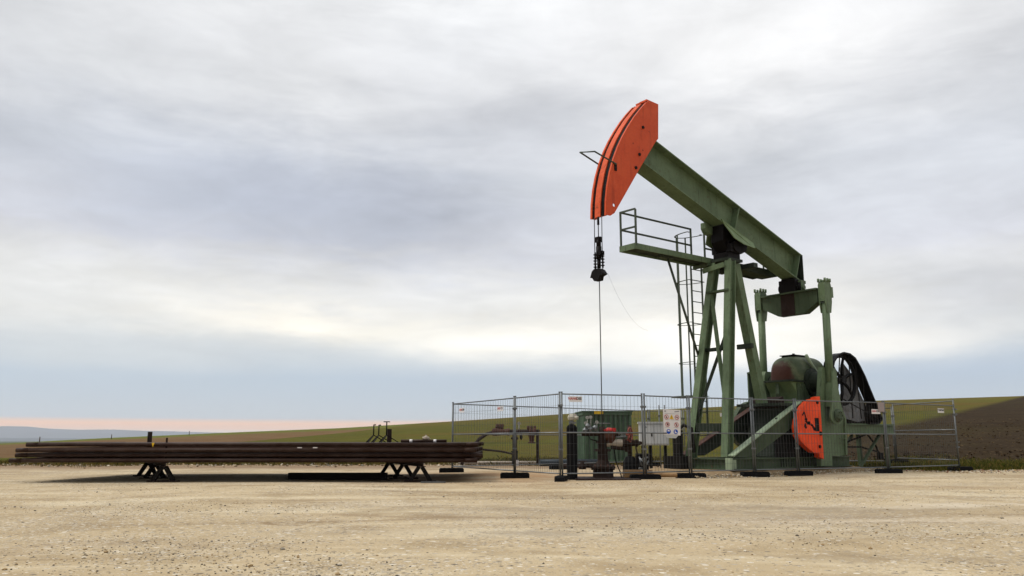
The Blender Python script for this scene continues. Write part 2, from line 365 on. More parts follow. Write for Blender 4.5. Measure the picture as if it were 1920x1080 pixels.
    p = t.n('ShaderNodeBsdfPrincipled', i_Base_Color=c, i_Roughness=.95, i_Normal=bump); p.inputs['Specular IOR Level'].default_value = .1
    t.n('ShaderNodeOutputMaterial', i_Surface=p); return m
def mat_field():
    m = bpy.data.materials.new('field_soil_and_crop'); m.use_nodes = True; t = NT(m.node_tree)
    co = t.n('ShaderNodeTexCoord').outputs['Object']
    sep = t.n('ShaderNodeSeparateXYZ', i_0=co); x, y, _ = sep.outputs
    n1 = t.noise(co, .02, 5, .6); n2 = t.noise(co, .25, 5, .65); n3 = t.noise(co, 2.5, 4, .7); n4 = t.noise(co, 11, 3, .7)
    rows = t.noise(t.vec(t.m('MULTIPLY', x, .02), t.m('MULTIPLY', y, .35), 0), 1.0, 4, .6)
    g = t.mix(t.smooth(n2, .3, .7), (.058,.062,.008), (.090,.090,.012))
    g = t.mix(t.m('MULTIPLY', t.smooth(rows, .45, .65), .6), g, (.105,.076,.015))
    g = t.mix(t.m('MULTIPLY', t.smooth(n1, .48, .60), .7), g, (.105,.068,.016))
    g = t.mix(t.m('MULTIPLY', t.smooth(n3, .5, .75), .5), g, (.040,.041,.009))
    far = t.smooth(y, 140.0, 235.0)
    g = t.mix(t.m('MULTIPLY', far, .6), g, (.110,.085,.017))
    # stubble field on the left
    s = t.mix(t.smooth(n2, .3, .7), (.115,.066,.030), (.165,.104,.052))
    s = t.mix(t.m('MULTIPLY', t.smooth(n3, .45, .75), .6), s, (.10,.065,.03))
    farl = t.smooth(t.m('ADD', y, t.m('MULTIPLY', n1, 60)), 195.0, 225.0)
    s = t.mix(farl, s, (.105,.115,.022))
    wob = t.m('MULTIPLY', t.m('SUBTRACT', n2, .5), 2.0)
    left = t.m('SUBTRACT', 1.0, t.smooth(t.m('ADD', x, wob), -27.6, -26.8))
    c = t.mix(left, g, s)
    # ploughed ground on the right
    d = t.m('SUBTRACT', t.m('ADD', 19.1, t.m('MULTIPLY', x, 1.5)), t.m('ADD', y, t.m('MULTIPLY', wob, 1.2)))
    plough = t.smooth(t.m('ADD', d, t.m('MULTIPLY', t.m('SUBTRACT', n3, .5), 3.0)), -2.2, 2.2)
    b = t.mix(t.smooth(n2, .3, .7), (.025,.0155,.007), (.040,.026,.011))
    b = t.mix(t.m('MULTIPLY', t.smooth(n3, .45, .7), .7), b, (.017,.010,.005))
    vo = t.n('ShaderNodeTexVoronoi', i_Scale=3.2, i_Vector=co)
    rr = t.n('ShaderNodeSeparateColor', i_0=vo.outputs['Color']).outputs
    sp = t.m('MULTIPLY', t.m('SUBTRACT', 1.0, t.smooth(vo.outputs['Distance'], .18, .3)), t.smooth(rr[0], .7, .74))
    b = t.mix(t.m('MULTIPLY', sp, .55), b, (.13,.09,.05))
    b = t.mix(t.m('MULTIPLY', t.smooth(n1, .5, .62), .35), b, (.040,.036,.009))
    c = t.mix(plough, c, b)
    # rank grass verge round the pad
    verge = t.m('SUBTRACT', 1.0, t.smooth(t.m('ADD', y, t.m('MULTIPLY', wob, 1.5)), 29.5, 31.5))
    vg = t.mix(n3, (.030,.032,.006), (.080,.068,.012))
    c = t.mix(t.m('MULTIPLY', verge, t.smooth(x, 6.0, 9.0)), c, vg)
    # far plain beyond the rise
    c = t.mix(t.smooth(y, 420.0, 700.0), c, (.06,.075,.05))
    h = t.m('ADD', t.m('MULTIPLY', n3, 1.0), t.m('MULTIPLY', n4, .5))
    bump = t.n('ShaderNodeBump', i_Strength=.9, i_Distance=.12, i_Height=h)
    p = t.n('ShaderNodeBsdfPrincipled', i_Base_Color=c, i_Roughness=1.0, i_Normal=bump); p.inputs['Specular IOR Level'].default_value = .05
    t.n('ShaderNodeOutputMaterial', i_Surface=p); return m
M['gravel'] = mat_gravel(); M['field'] = mat_field()

def mat_gear():
    m = bpy.data.materials.new('gear_cover_paint'); m.use_nodes = True; t = NT(m.node_tree)
    co = t.n('ShaderNodeTexCoord').outputs['Object']; sp = t.n('ShaderNodeSeparateXYZ', i_0=co).outputs
    n1 = t.noise(co, 3, 4, .6); n2 = t.noise(co, 14, 4, .6)
    edge = t.m('ADD', sp[0], t.m('MULTIPLY', t.m('SUBTRACT', n1, .5), .35))
    k = t.m('SUBTRACT', 1.0, t.smooth(edge, 7.66, 7.80))
    g = t.mix(t.smooth(n1, .35, .7), (.050,.072,.036), (.105,.125,.068)); r = t.mix(n2, (.030,.010,.006), (.075,.024,.014))
    c = t.mix(k, g, r); c = t.mix(t.m('MULTIPLY', t.smooth(n2, .55, .75), .5), c, (.03,.025,.015))
    bump = t.n('ShaderNodeBump', i_Strength=.3, i_Distance=.02, i_Height=n2)
    p = t.n('ShaderNodeBsdfPrincipled', i_Base_Color=c, i_Roughness=.5, i_Normal=bump); p.inputs['Specular IOR Level'].default_value = .2
    t.n('ShaderNodeOutputMaterial', i_Surface=p); return m
M['gear'] = mat_gear()

# ------------------------------------------------------------------ terrain
SKX = [-2000,-960,-760,-510,-320,-110,140,340,480,680,960,1640]      # (px-960)
SKE = [-.012,-.0042,.0026,.0097,.0145,.0226,.0330,.0385,.0425,.0472,.0528,.060]
RIDGE = 260.0
def ground_z(x, y):
    if y < 25: return 0.0
    th = x/max(y, 1)*FPX
    e = np.interp(th, SKX, SKE)
    y0 = 33.0 if x < 7 else (33.0-(x-7)/6*6.5 if x < 13 else 26.5)
    zr = EYE+e*RIDGE
    if y <= RIDGE:
        k = max(0.0, (y-y0))/(RIDGE-y0)
        return zr*k
    k = min(1.0, (y-RIDGE)/500.0); k = k*k*(3-2*k)
    over = 0.0
    return zr*(1-k)+(-5.0)*k
def make_ground():
    ys = np.concatenate([[-60,-20,0,10,18,22], np.arange(25,62,.8), np.arange(62,120,2), np.arange(120,262,5), [262,270,285,300,330,370,420,480,560,660,800,1100,1600,2300,3200,4500,6500,9000,12000,14500]])
    us = np.concatenate([np.linspace(-1.2,-.85,12), np.linspace(-.8,.8,161), np.linspace(.85,1.2,12)])
    mb = MB(); nx = len(us)
    for y in ys:
        s = max(y, 40.0)+30
        for u in us:
            x = u*s
            n = 0.0
            if y >= 26 and y < 70: n = (random.random()-.5)*.06*min(1, (y-26)/3)
            mb.v.append((x, y, ground_z(x, y)+n-(.12 if y < 24 else (.05 if y < 34 else 0))))
    for j in range(len(ys)-1):
        for i in range(nx-1):
            a = j*nx+i; mb.f.append((a, a+1, a+1+nx, a+nx)); mb.sm.append(True)
    return tag(mb.build('ground', M['field']), kind='structure')
make_ground()
def pad_edge(x):
    b = np.interp(x, [-60,-30,-12,-4,6,10,13,20,40], [34,33.2,32.8,33.4,33.6,29.5,26.6,26.2,25.5])
    return b+.5*math.sin(x*1.3)+.3*math.sin(x*3.1+1)
def pad_z(x, y): return .012*math.sin(x*.7+y*.3)+.010*math.sin(y*1.1-x*.4)
def make_pad():
    mb = MB(); xs = np.linspace(-60, 42, 205); ny = 60
    for x in xs:
        e = pad_edge(x)
        for j in range(ny+1):
            y = -8+(e+8)*j/ny
            mb.v.append((x, y, (pad_z(x, y) if j < ny-1 else 0)-(0.0 if j < ny else .06)))
    for i in range(len(xs)-1):
        for j in range(ny):
            a = i*(ny+1)+j; mb.f.append((a, a+ny+1, a+ny+2, a+1)); mb.sm.append(True)
    return tag(mb.build('gravel_ground', M['gravel']), kind='structure')
make_pad()
def make_hills():
    for (Y, pts, nm, col, thick) in [
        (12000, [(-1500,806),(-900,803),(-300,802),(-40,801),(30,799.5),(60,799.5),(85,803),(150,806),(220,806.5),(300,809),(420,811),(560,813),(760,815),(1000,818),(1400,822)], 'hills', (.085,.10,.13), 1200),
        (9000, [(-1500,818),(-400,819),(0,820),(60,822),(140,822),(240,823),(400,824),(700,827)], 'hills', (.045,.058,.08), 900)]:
        mb = MB(); n = 90; px = np.linspace(pts[0][0], pts[-1][0], n)
        hs = np.interp(px, [p[0] for p in pts], [p[1] for p in pts])
        for k, (p, h) in enumerate(zip(px, hs)):
            x = (p-960)/FPX*Y; z = EYE+(826-h)/FPX*Y+math.sin(k*1.7)*2+math.sin(k*.61)*3.5
            z = max(z, -4)
            mb.v += [(x, Y-thick, -5.5), (x, Y-thick*.4, -5+(z+5)*.62), (x, Y, z), (x, Y+thick, -5.5)]
        for k in range(n-1):
            for j in range(3):
                a = k*4+j; mb.f.append((a, a+4, a+5, a+1)); mb.sm.append(True)
        tag(mb.build(nm, mat_simple('haze_tinted_hillside', col, 1.0, 0, .3, .004)), kind='structure')  # blue of the distance haze is partly put into the base colour
make_hills()
# concrete slab carrying the pump skid
PW = Vector((2.0695, 20.3, 0)); PHI = R(38)
def mound():
    mb = MB(); nx, ny = 60, 26
    for i in range(nx+1):
        for j in range(ny+1):
            u = 2.4+8.6*i/nx; v = -2.1+3.3*j/ny
            d = min(u-2.4, 11.0-u, v+2.1, (1.2-v)*1.8); k = min(1.0, max(0, d)/.75); k = k*k*(3-2*k)
            mb.v.append((u, -v, -.03+.185*k+.022*math.sin(u*5.1+v*3)*k*(1 if d < .9 else .1)))
    for i in range(nx):
        for j in range(ny):
            a = i*(ny+1)+j; mb.f.append((a, a+1, a+ny+2, a+ny+1)); mb.sm.append(True)
    tag(mb.build('gravel_ground_mound', M['earth'], None, PW, PHI), kind='structure')
mound()

# ------------------------------------------------------------------ pump jack
def q(u, v, z): return Vector((u, -v, z))
PJ = empty('pump_jack', PW, PHI)
tag(PJ, 'large green oil pump jack with tilted walking beam and orange horse head inside the fence', 'pump jack')
def part(mb, name, mat, parent=None, bevel=0.0, label=None):
    o = mb.build(name, M[mat] if isinstance(mat, str) else mat, parent or PJ, bevel=bevel)
    if label: o['label'] = label
    return o
def vplate(mb, pts, v0, v1):      # polygon in the (u,z) plane, from v0 to v1
    return mb.prism([q(u, v0, z) for u, z in pts], q(0, v1-v0, 0))
def circ(cu, cz, r, n=14, a0=0, a1=2*math.pi):
    return [(cu+r*math.cos(a0+(a1-a0)*k/n), cz+r*math.sin(a0+(a1-a0)*k/n)) for k in range(n)]

# horse head
ARC = [(.19,6.52),(.21,6.9),(.27,7.29),(.37,7.68),(.51,8.06),(.68,8.43),(.87,8.76),(1.09,9.09),(1.33,9.41),(1.58,9.70),(1.82,9.95)]
BACK = [(1.90,10.05),(2.27,10.03),(2.22,9.02),(2.09,8.88),(1.43,7.98),(.47,6.62),(.33,6.53)]
plate = [(.19,6.53)]+[(u-.015, z) for u, z in ARC[1:]]+BACK
mb = MB(); mb.holed([q(u,.255,z) for u, z in plate], [[q(u,.255,z) for u, z in circ(.46,6.83,.045,10)]], q(0,.025,0))
head = part(mb, 'horse_head', 'orange')
mb = MB(); mb.holed([q(u,-.28,z) for u, z in plate], [[q(u,-.28,z) for u, z in circ(.46,6.83,.045,10)]], q(0,.025,0))
part(mb, 'far_side_plate', 'orange', head)
def arc_strip(v0, v1, off, th):
    mb = MB(); pts = []
    c = (4.93, 6.4)
    def o(p, d):
        l = math.hypot(p[0]-c[0], p[1]-c[1]); k = (l+d)/l; return (c[0]+(p[0]-c[0])*k, c[1]+(p[1]-c[1])*k)
    out = [o(p, off) for p in ARC]; inn = [o(p, off-th) for p in ARC]
    for i in range(len(ARC)-1):
        mb.prism([q(out[i][0],v0,out[i][1]), q(out[i+1][0],v0,out[i+1][1]), q(inn[i+1][0],v0,inn[i+1][1]), q(inn[i][0],v0,inn[i][1])], q(0,v1-v0,0))
    return mb
part(arc_strip(-.255,.255,.0,.03), 'arc_face', 'track', head)
part(arc_strip(-.279,-.218,.045,.04), 'rope_track', 'track', head)
part(arc_strip(-.110,.085,.045,.04), 'rope_track', 'track', head)
part(arc_strip(.225,.279,.03,.025), 'rope_track', 'orange', head)
part(arc_strip(-.218,-.110,.012,.01), 'groove_shade', 'grease_shade_black', head)  # black strips paint in the shade of the gaps between the tracks
part(arc_strip(.085,.225,.012,.01), 'groove_shade', 'grease_shade_black', head)
mb = MB(); mb.span(q(1.88,-.2,10.05), q(2.1,.2,10.09)); mb.span(q(1.93,-.1,10.09), q(2.02,.16,10.13)); part(mb, 'top_clamp', 'track', head)
for (u, z) in [(1.62,9.2),(1.45,8.4),(1.3,8.0)]:
    mb = MB(); mb.cyl(q(u,.28,z), q(u,.305,z), .045, 8); part(mb, 'bolt_head', 'grease_shade_black', head)
mb = MB(); mb.span(q(.50,.28,7.76), q(.58,.30,7.93)); part(mb, 'keeper_lug', 'grease_shade_black', head)
# rope catcher frame
mb = MB(); mb.tube([q(.55,.31,7.93), q(-.17,.26,8.13), q(-.17,-.28,8.26), q(.62,-.30,8.05)], .022, 8)
part(mb, 'rope_keeper', 'rail_green', head)

# walking beam: axis from head to tail, vertical cut ends
bs = -.340
def bz_bot(u): return 8.22+bs*(u-1.62)
def bz_top(u): return bz_bot(u)+.925
def slab_u(mb, u0, u1, zlo, zhi, v0, v1):
    return vplate(mb, [(u0,zlo(u0)),(u1,zlo(u1)),(u1,zhi(u1)),(u0,zhi(u0))], v0, v1)
mb = MB(); U0, U1 = 1.35, 8.82
slab_u(mb, U0, U1, lambda u: bz_top(u)-.035, bz_top, -.25, .25)
slab_u(mb, U0, U1, bz_bot, lambda u: bz_bot(u)+.035, -.25, .25)
slab_u(mb, U0, U1, lambda u: bz_bot(u)+.035, lambda u: bz_top(u)-.035, -.02, .02)
beam = part(mb, 'walking_beam', 'green')
for u in (5.45, 8.45):
    mb = MB()
    for s in (-1, 1): vplate(mb, [(u,bz_bot(u)+.035),(u+.03,bz_bot(u+.03)+.035),(u+.03+.28,bz_top(u+.31)-.035),(u+.28,bz_top(u+.28)-.035)], s*.02, s*.235)
    part(mb, 'stiffener', 'green', beam)
mb = MB(); vplate(mb, [(U1+.002,bz_bot(U1)),(U1+.03,bz_bot(U1)),(U1+.03,bz_top(U1)),(U1+.002,bz_top(U1))], -.25, .25); part(mb, 'end_plate', 'green_dark', beam)
# gusset plates clamping the beam to the saddle
mb = MB()
mb.prism([q(4.80,.254,bz_bot(4.80)+.06), q(4.9,.254,bz_bot(4.9)-.02), q(5.05,.50,6.62), q(5.45,.50,6.50), q(6.0,.50,6.45), q(6.25,.254,bz_bot(6.25)+.06)], q(0,.03,.0))
mb.prism([q(4.80,-.254,bz_bot(4.80)+.06), q(4.9,-.254,bz_bot(4.9)-.02), q(5.05,-.50,6.62), q(5.45,-.50,6.50), q(6.0,-.50,6.45), q(6.25,-.254,bz_bot(6.25)+.06)], q(0,-.03,.0))
part(mb, 'saddle_plate', 'green_mid')
mb = MB(); pts = [(4.66,bz_bot(4.66)-.004),(4.66,7.0),(4.72,6.90),(4.82,6.84),(4.95,6.82),(5.06,6.86),(5.12,bz_bot(5.12)-.004)]
vplate(mb, pts, -.38, -.16); part(mb, 'saddle_clip', 'green', bevel=.03)
# saddle bearing
mb = MB(); vplate(mb, [(4.95,bz_bot(4.95)-.005),(6.1,bz_bot(6.1)-.005),(6.0,6.42),(5.75,6.3),(5.1,6.3),(4.92,6.6)], -.22, .22)
mb.cyl(q(5.35,-.38,6.45), q(5.35,.38,6.45), .17, 18)
mb.span(q(5.04,-.26,6.10), q(5.62,.26,6.27))
for s in (-.26, .26):
    mb.span(q(5.08,s-.08,6.27), q(5.62,s+.08,6.5))
    for du in (-.26, .26): mb.cyl(q(5.35+du,s,6.5), q(5.35+du,s,6.62), .03, 6)
for k in range(3): mb.cyl(q(5.60,-.1+.1*k,6.18), q(5.66,-.1+.1*k,6.18), .03, 6)
part(mb, 'saddle_bearing', 'grease_shade_black', bevel=.02)
mb = MB(); mb.span(q(4.98,-.31,6.02), q(5.66,.31,6.10)); part(mb, 'top_plate', 'green_dark')

# samson post: two front legs, one rear leg, bracing
def leg(a, b, w, h, mat='green'):
    mb = MB(); mb.ibeam(a, b, w, h, .025, .03, up=(1,0,0)); 
    a, b = Vector(a), Vector(b)
    return part(mb, 'post_leg', mat)
leg(q(4.12,.62,.47), q(5.12,.28,6.02), .21, .25)
leg(q(4.15,-.62,.47), q(5.12,-.28,6.02), .21, .25)
mb = MB(); mb.bar(q(6.66,0,1.95), q(5.66,0,6.02), .25, .24, up=(0,1,0)); part(mb, 'post_leg', 'green')
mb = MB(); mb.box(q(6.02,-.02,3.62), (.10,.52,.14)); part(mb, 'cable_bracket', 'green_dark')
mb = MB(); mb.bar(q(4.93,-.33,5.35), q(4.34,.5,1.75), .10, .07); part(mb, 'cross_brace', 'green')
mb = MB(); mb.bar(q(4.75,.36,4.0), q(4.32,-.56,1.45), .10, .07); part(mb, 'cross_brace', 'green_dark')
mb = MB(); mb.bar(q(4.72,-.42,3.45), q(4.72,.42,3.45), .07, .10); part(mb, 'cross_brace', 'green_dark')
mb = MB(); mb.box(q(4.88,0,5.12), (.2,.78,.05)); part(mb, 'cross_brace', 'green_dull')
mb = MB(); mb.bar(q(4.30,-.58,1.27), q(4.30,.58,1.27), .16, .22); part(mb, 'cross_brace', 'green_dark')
mb = MB(); mb.bar(q(4.84,-.5,5.78), q(4.90,.22,5.88), .04, .14); part(mb, 'top_gusset', 'green')

# service platform on the far side of the beam
pz = 6.08
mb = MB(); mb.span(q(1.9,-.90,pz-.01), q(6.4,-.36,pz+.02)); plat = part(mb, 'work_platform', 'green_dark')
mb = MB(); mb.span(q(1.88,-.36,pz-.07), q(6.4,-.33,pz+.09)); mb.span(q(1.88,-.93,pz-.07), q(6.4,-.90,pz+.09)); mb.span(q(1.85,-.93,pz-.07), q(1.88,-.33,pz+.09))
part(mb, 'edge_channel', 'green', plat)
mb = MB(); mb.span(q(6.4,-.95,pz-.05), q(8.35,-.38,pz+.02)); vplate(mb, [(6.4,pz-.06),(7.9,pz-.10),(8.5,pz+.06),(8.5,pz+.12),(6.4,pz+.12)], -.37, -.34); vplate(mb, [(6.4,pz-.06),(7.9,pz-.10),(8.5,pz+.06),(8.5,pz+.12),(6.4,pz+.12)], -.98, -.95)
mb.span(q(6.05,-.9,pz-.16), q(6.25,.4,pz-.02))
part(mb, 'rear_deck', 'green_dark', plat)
def handrail(us, v, ztop, name='handrail', u_end=None):
    mb = MB()
    for u in us: mb.span(q(u-.022,v-.022,pz+.02), q(u+.022,v+.022,ztop))
    for z in (ztop, pz+.58): mb.bar(q(us[0],v,z-.02), q(us[-1],v,z-.02), .04, .045)
    return mb
mb = handrail((1.9, 4.86), -.91, pz+1.08)
mb.span(q(1.88,-.37,pz+.02), q(1.925,-.325,pz+1.04))
for z in (pz+1.06, pz+.56): mb.bar(q(1.9,-.91,z), q(1.9,-.35,z-.01), .04, .045)
part(mb, 'handrail', 'rail_green', plat)
mb = handrail((5.48, 6.3), -.91, pz+1.08); part(mb, 'handrail', 'rail_green', plat)
mb = MB(); mb.bar(q(6.3,-.91,pz+.8), q(8.5,-.93,pz+.72), .04, .045); mb.span(q(8.4,-.93,pz+.1), q(8.44,-.89,pz+.72)); part(mb, 'handrail', 'rail_green', plat)
mb = MB(); mb.tube([q(3.45,-.62,pz-.05), q(4.55,-.55,3.3)], .035, 8); mb.box(q(3.4,-.62,pz-.05), (.5,.14,.08)); part(mb, 'platform_brace', 'rail_green')
mb = MB(); mb.bar(q(4.9,-.30,5.97), q(5.0,-.95,5.97), .10, .08); part(mb, 'platform_bracket', 'green_dull')
# caged ladder
mb = MB()
for u in (4.94, 5.42): mb.span(q(u-.02,-1.04,.62), q(u+.02,-1.0,pz+.05))
z = .75
while z < pz: mb.cyl(q(4.94,-1.02,z), q(5.42,-1.02,z), .014, 6); z += .325
lad = part(mb, 'ladder', 'rail_green')
mb = MB()
def hoop(z, big=False):
    pts = [q(5.18+.34*math.cos(a), -1.02-.72*math.sin(a), z) for a in np.linspace(math.pi*1.0, 0, 13)]
    pts = [q(4.94,-1.02,z)]+pts+[q(5.42,-1.02,z)]
    for i in range(len(pts)-1): mb.bar(pts[i], pts[i+1], .05, .012, up=(0,0,1))
for z in (7.08, 5.62, 4.35, 3.18, 2.2): hoop(z)
for a in (math.pi*.5, math.pi*.78, math.pi*.28):
    u, v = 5.18+.34*math.cos(a), -1.02-.72*math.sin(a)
    mb.bar(q(u,v,2.2), q(u,v,7.08), .05, .012, up=(1,0,0))
mb.box(q(5.0,-1.4,2.18), (.5,.75,.05))
part(mb, 'safety_cage', 'rail_green', lad)

# equalizer bar
EU = 8.5
mb = MB(); mb.prism([q(EU-.14,v,z) for v, z in [(.98,5.45),(-.98,5.45),(-.98,5.05),(-.42,4.76),(.50,4.76),(.96,5.05)]], (.28,0,0))
mb.span(q(EU-.24,-1.0,5.42), q(EU+.24,1.0,5.47))
eq = part(mb, 'equalizer', 'green_dull')
mb = MB(); mb.span(q(EU-.145-.012,-.30,4.745), q(EU-.143,.18,5.42)); part(mb, 'oil_stain', 'rust', eq)
mb = MB(); mb.span(q(EU-.22,-.30,5.47), q(EU+.24,.28,5.86)); mb.cyl(q(EU,-.38,5.62), q(EU,.38,5.62), .15, 14); mb.span(q(EU-.2,-.22,5.8), q(EU+.25,.22,bz_bot(EU)+.02)); 
tb = part(mb, 'tail_bearing', 'grease_shade_black', bevel=.015)
mb = MB(); mb.box(q(EU+.05,.36,5.6), (.2,.06,.34)); mb.cyl(q(EU+.05,.38,5.6), q(EU+.05,.44,5.6), .07, 12); mb.box(q(EU+.1,.3,5.78), (.26,.16,.1)); part(mb, 'bearing_cap', 'green', tb)
# pitman arms
def pitman(s):
    v = 1.14*s
    mb = MB()
    mb.tube([q(8.49,v,5.0), q(8.43,v,1.95)], .112, 14)
    pm = part(mb, 'pitman_arm', 'green')
    mb = MB()
    vplate(mb, [(8.38,4.70),(8.60,4.70),(8.68,5.05),(8.68,5.55),(8.63,5.66),(8.37,5.66),(8.32,5.55),(8.32,5.05)], v-.11, v-.08)
    vplate(mb, [(8.38,4.70),(8.60,4.70),(8.68,5.05),(8.68,5.55),(8.63,5.66),(8.37,5.66),(8.32,5.55),(8.32,5.05)], v+.08, v+.11)
    mb.span(q(8.33,v-.08,5.05), q(8.36,v+.08,5.62)); mb.span(q(8.64,v-.12,5.18), q(8.76,v+.12,5.5))
    for du in (8.36, 8.5, 8.63): mb.cyl(q(du,v-.11,5.64), q(du,v-.11,5.75), .035, 8); mb.cyl(q(du,v+.11,5.64), q(du,v+.11,5.75), .035, 8)
    part(mb, 'wrist_block', 'green', pm)
    mb = MB()
    vplate(mb, [(8.40,2.95),(8.52,2.95),(8.74,1.85),(8.79,1.62)]+[(8.45+.34*math.cos(a), 1.60+.22*math.sin(a)) for a in np.linspace(-.1,-math.pi+.1,9)]+[(8.11,1.62),(8.20,1.9)], v+.10, v+.15)
    vplate(mb, [(8.30,2.6),(8.60,2.6),(8.70,1.9),(8.2,1.9)], v-.06, v+.10)
    part(mb, 'lower_fork', 'green', pm)
    mb = MB(); mb.lathe(q(8.46,v+.15*1,1.64), q(0,1,0), [(0,.19),(.05,.19),(.06,.15),(.10,.13),(.10,.05)], 16)
    for k in range(6):
        a = k*math.pi/3; mb.cyl(q(8.46+.11*math.cos(a),v+.24,1.64+.11*math.sin(a)), q(8.46+.11*math.cos(a),v+.28,1.64+.11*math.sin(a)), .022, 6)
    part(mb, 'crank_pin', 'green_dull', pm)
    return pm
pitman(1); pitman(-1)
# cranks and counterweights
def crank(s):
    v0, v1 = (.92, 1.06) if s > 0 else (-1.06, -.92)
    mb = MB()
    vplate(mb, [(7.82,.20),(8.40,.20),(8.42,.48),(9.14,.48),(9.22,1.55),(9.02,1.86),(8.98,2.95),(8.90,3.06),(8.24,3.06),(8.18,2.95),(8.0,2.1),(7.82,1.9)], v0, v1)
    cr = part(mb, 'crank_arm', 'green')
    mb = MB()
    o1 = v1 if s > 0 else v0
    for (a, b) in [((9.08,.5),(9.16,1.55)), ((9.16,1.55),(8.96,1.88))]:
        vplate(mb, [a, (a[0]+.09,a[1]), (b[0]+.09,b[1]), b], o1, o1+.05*s)
    mb.box(q(8.95,o1+.05*s,.98), (.3,.03,.02))
    part(mb, 'edge_rib', 'green', cr)
    return cr
crank(1); crank(-1)
CWP = [(7.80,2.18),(7.58,2.15),(7.58,2.11),(7.35,2.08),(7.12,2.0),(6.9,1.87),(6.72,1.70),(6.58,1.50),(6.50,1.28),(6.54,1.05),(6.66,.90),(6.86,.78),(7.10,.66),(7.30,.58),(7.58,.56),(7.58,.46),(7.80,.40)]
def counterweight(s):
    v0, v1 = (1.0, 1.17) if s > 0 else (-1.17, -1.0)
    mb = MB(); k = .95
    sq = lambda pts: [(7.80-(7.80-u)*k, z) for u, z in pts]
    left = [(7.44,2.095)]+[p for p in CWP if p[0] < 7.44]+[(7.44,.57)]
    top = [(7.80,2.18),(7.58,2.15),(7.58,2.11),(7.44,2.095),(7.44,1.56),(7.80,1.56)]
    low = [(7.44,1.18),(7.44,.57),(7.58,.56),(7.58,.46),(7.80,.40),(7.80,1.18)]
    mid = [(7.68,1.56),(7.68,1.18),(7.80,1.18),(7.80,1.56)]
    for pl in (left, top, low, mid): vplate(mb, sq(pl), v0, v1)
    cw = part(mb, 'counterweight', 'orange2' if s > 0 else 'green_dull')
    if s > 0:
        cw['label'] = 'bright orange half round counterweight with black scuffs'
        for (u, z, r) in [(7.64,2.0,.045),(7.62,.75,.05),(7.70,1.12,.06)]:
            mb = MB(); mb.cyl(q(u,v1,z), q(u,v1+.03,z), r, 8); part(mb, 'weight_bolt', 'grease_shade_black', cw)
        mb = MB()
        sc = [(6.86,1.62),(6.96,1.72),(7.0,1.62),(7.03,1.54),(7.06,1.47)]
        for i in range(len(sc)-1): mb.bar(q(sc[i][0],v1+.002,sc[i][1]), q(sc[i+1][0],v1+.002,sc[i+1][1]), .05, .004, up=(0,1,0))
        part(mb, 'paint_scuffs', 'grease_shade_black', cw); mb = MB()
        for k in range(26):
            u = 7.0+random.random()*.5; z = 1.62-(u-6.8)*.6+random.uniform(-.05,.05); w = random.uniform(.03,.065)
            mb.prism([q(u+w*math.cos(j*1.05+random.random()*.6), v1+.001, z+w*.8*math.sin(j*1.05)) for j in range(6)], q(0,.003,0))
        part(mb, 'paint_scuffs', 'grease_shade_black', cw); mb = MB()
        for (u, z) in [(6.98,1.36),(6.96,1.32),(7.0,1.29)]: mb.prism([q(u+.05*math.cos(j*1.05), v1+.001, z+.045*math.sin(j*1.05)) for j in range(6)], q(0,.003,0))
        part(mb, 'paint_scuffs', 'grease_shade_black', cw)
    # black block just behind the slot puts its inner shade into the colour
    mb = MB(); mb.span(q(7.42,v0+.03*s,1.12), q(7.70,v1-.014*s,1.62)); part(mb, 'slot_shade', 'grease_shade_black', cw)
counterweight(1); counterweight(-1)
# dark crank guard panels standing on the skid behind the counterweight
mb = MB(); mb.span(q(6.1,.80,.46), q(7.9,.83,1.55)); mb.span(q(6.0,.78,.46), q(6.06,.84,1.3))
for k in range(14): mb.span(q(6.2+k*.12,.83,.2), q(6.215+k*.12,.845,1.5))
part(mb, 'crank_guard', 'guard')
# skid
mb = MB()
for v in (.78, -.78): mb.ibeam(q(4.0,v,.305), q(9.75,v,.305), .24, .29, .025, .05)
mb.ibeam(q(4.1,-.66,.305), q(4.1,.66,.305), .24, .285, .025, .05); mb.ibeam(q(9.6,-.66,.305), q(9.6,.66,.305), .24, .285, .025, .05)
mb.ibeam(q(6.4,-.66,.305), q(6.4,.66,.305), .24, .28, .025, .05)
sk = part(mb, 'skid_base', 'green_dull')
mb = MB(); mb.span(q(3.93,.70,.165), q(4.0,.90,.47)); mb.span(q(4.0,.83,.19), q(4.14,.895,.42)); part(mb, 'corner_plate', 'green_pale', sk)
mb = MB(); mb.span(q(3.6,-1.15,.16), q(4.02,-.5,.50)); mb.span(q(3.72,-.9,.5), q(3.9,-.68,1.2)); mb.tube([q(3.8,-.78,1.2), q(3.86,-.6,1.34), q(3.95,-.4,1.25), q(3.9,-.3,.6)], .05, 8)
part(mb, 'cable_box', 'dark_steel', sk)
# pedestal under the gear box
mb = MB()
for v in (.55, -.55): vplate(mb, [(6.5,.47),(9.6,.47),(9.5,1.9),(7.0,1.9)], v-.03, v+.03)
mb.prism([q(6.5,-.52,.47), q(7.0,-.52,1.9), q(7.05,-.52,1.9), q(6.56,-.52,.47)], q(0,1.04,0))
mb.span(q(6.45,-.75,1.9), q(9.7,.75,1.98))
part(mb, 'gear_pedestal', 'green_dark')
mb = MB(); mb.prism([q(7.0,-.6,1.2), q(6.98,-.6,2.1), q(7.3,-.6,2.2), q(7.5,-.6,1.2)], q(0,.9,0)); part(mb, 'rusty_housing', 'rust')
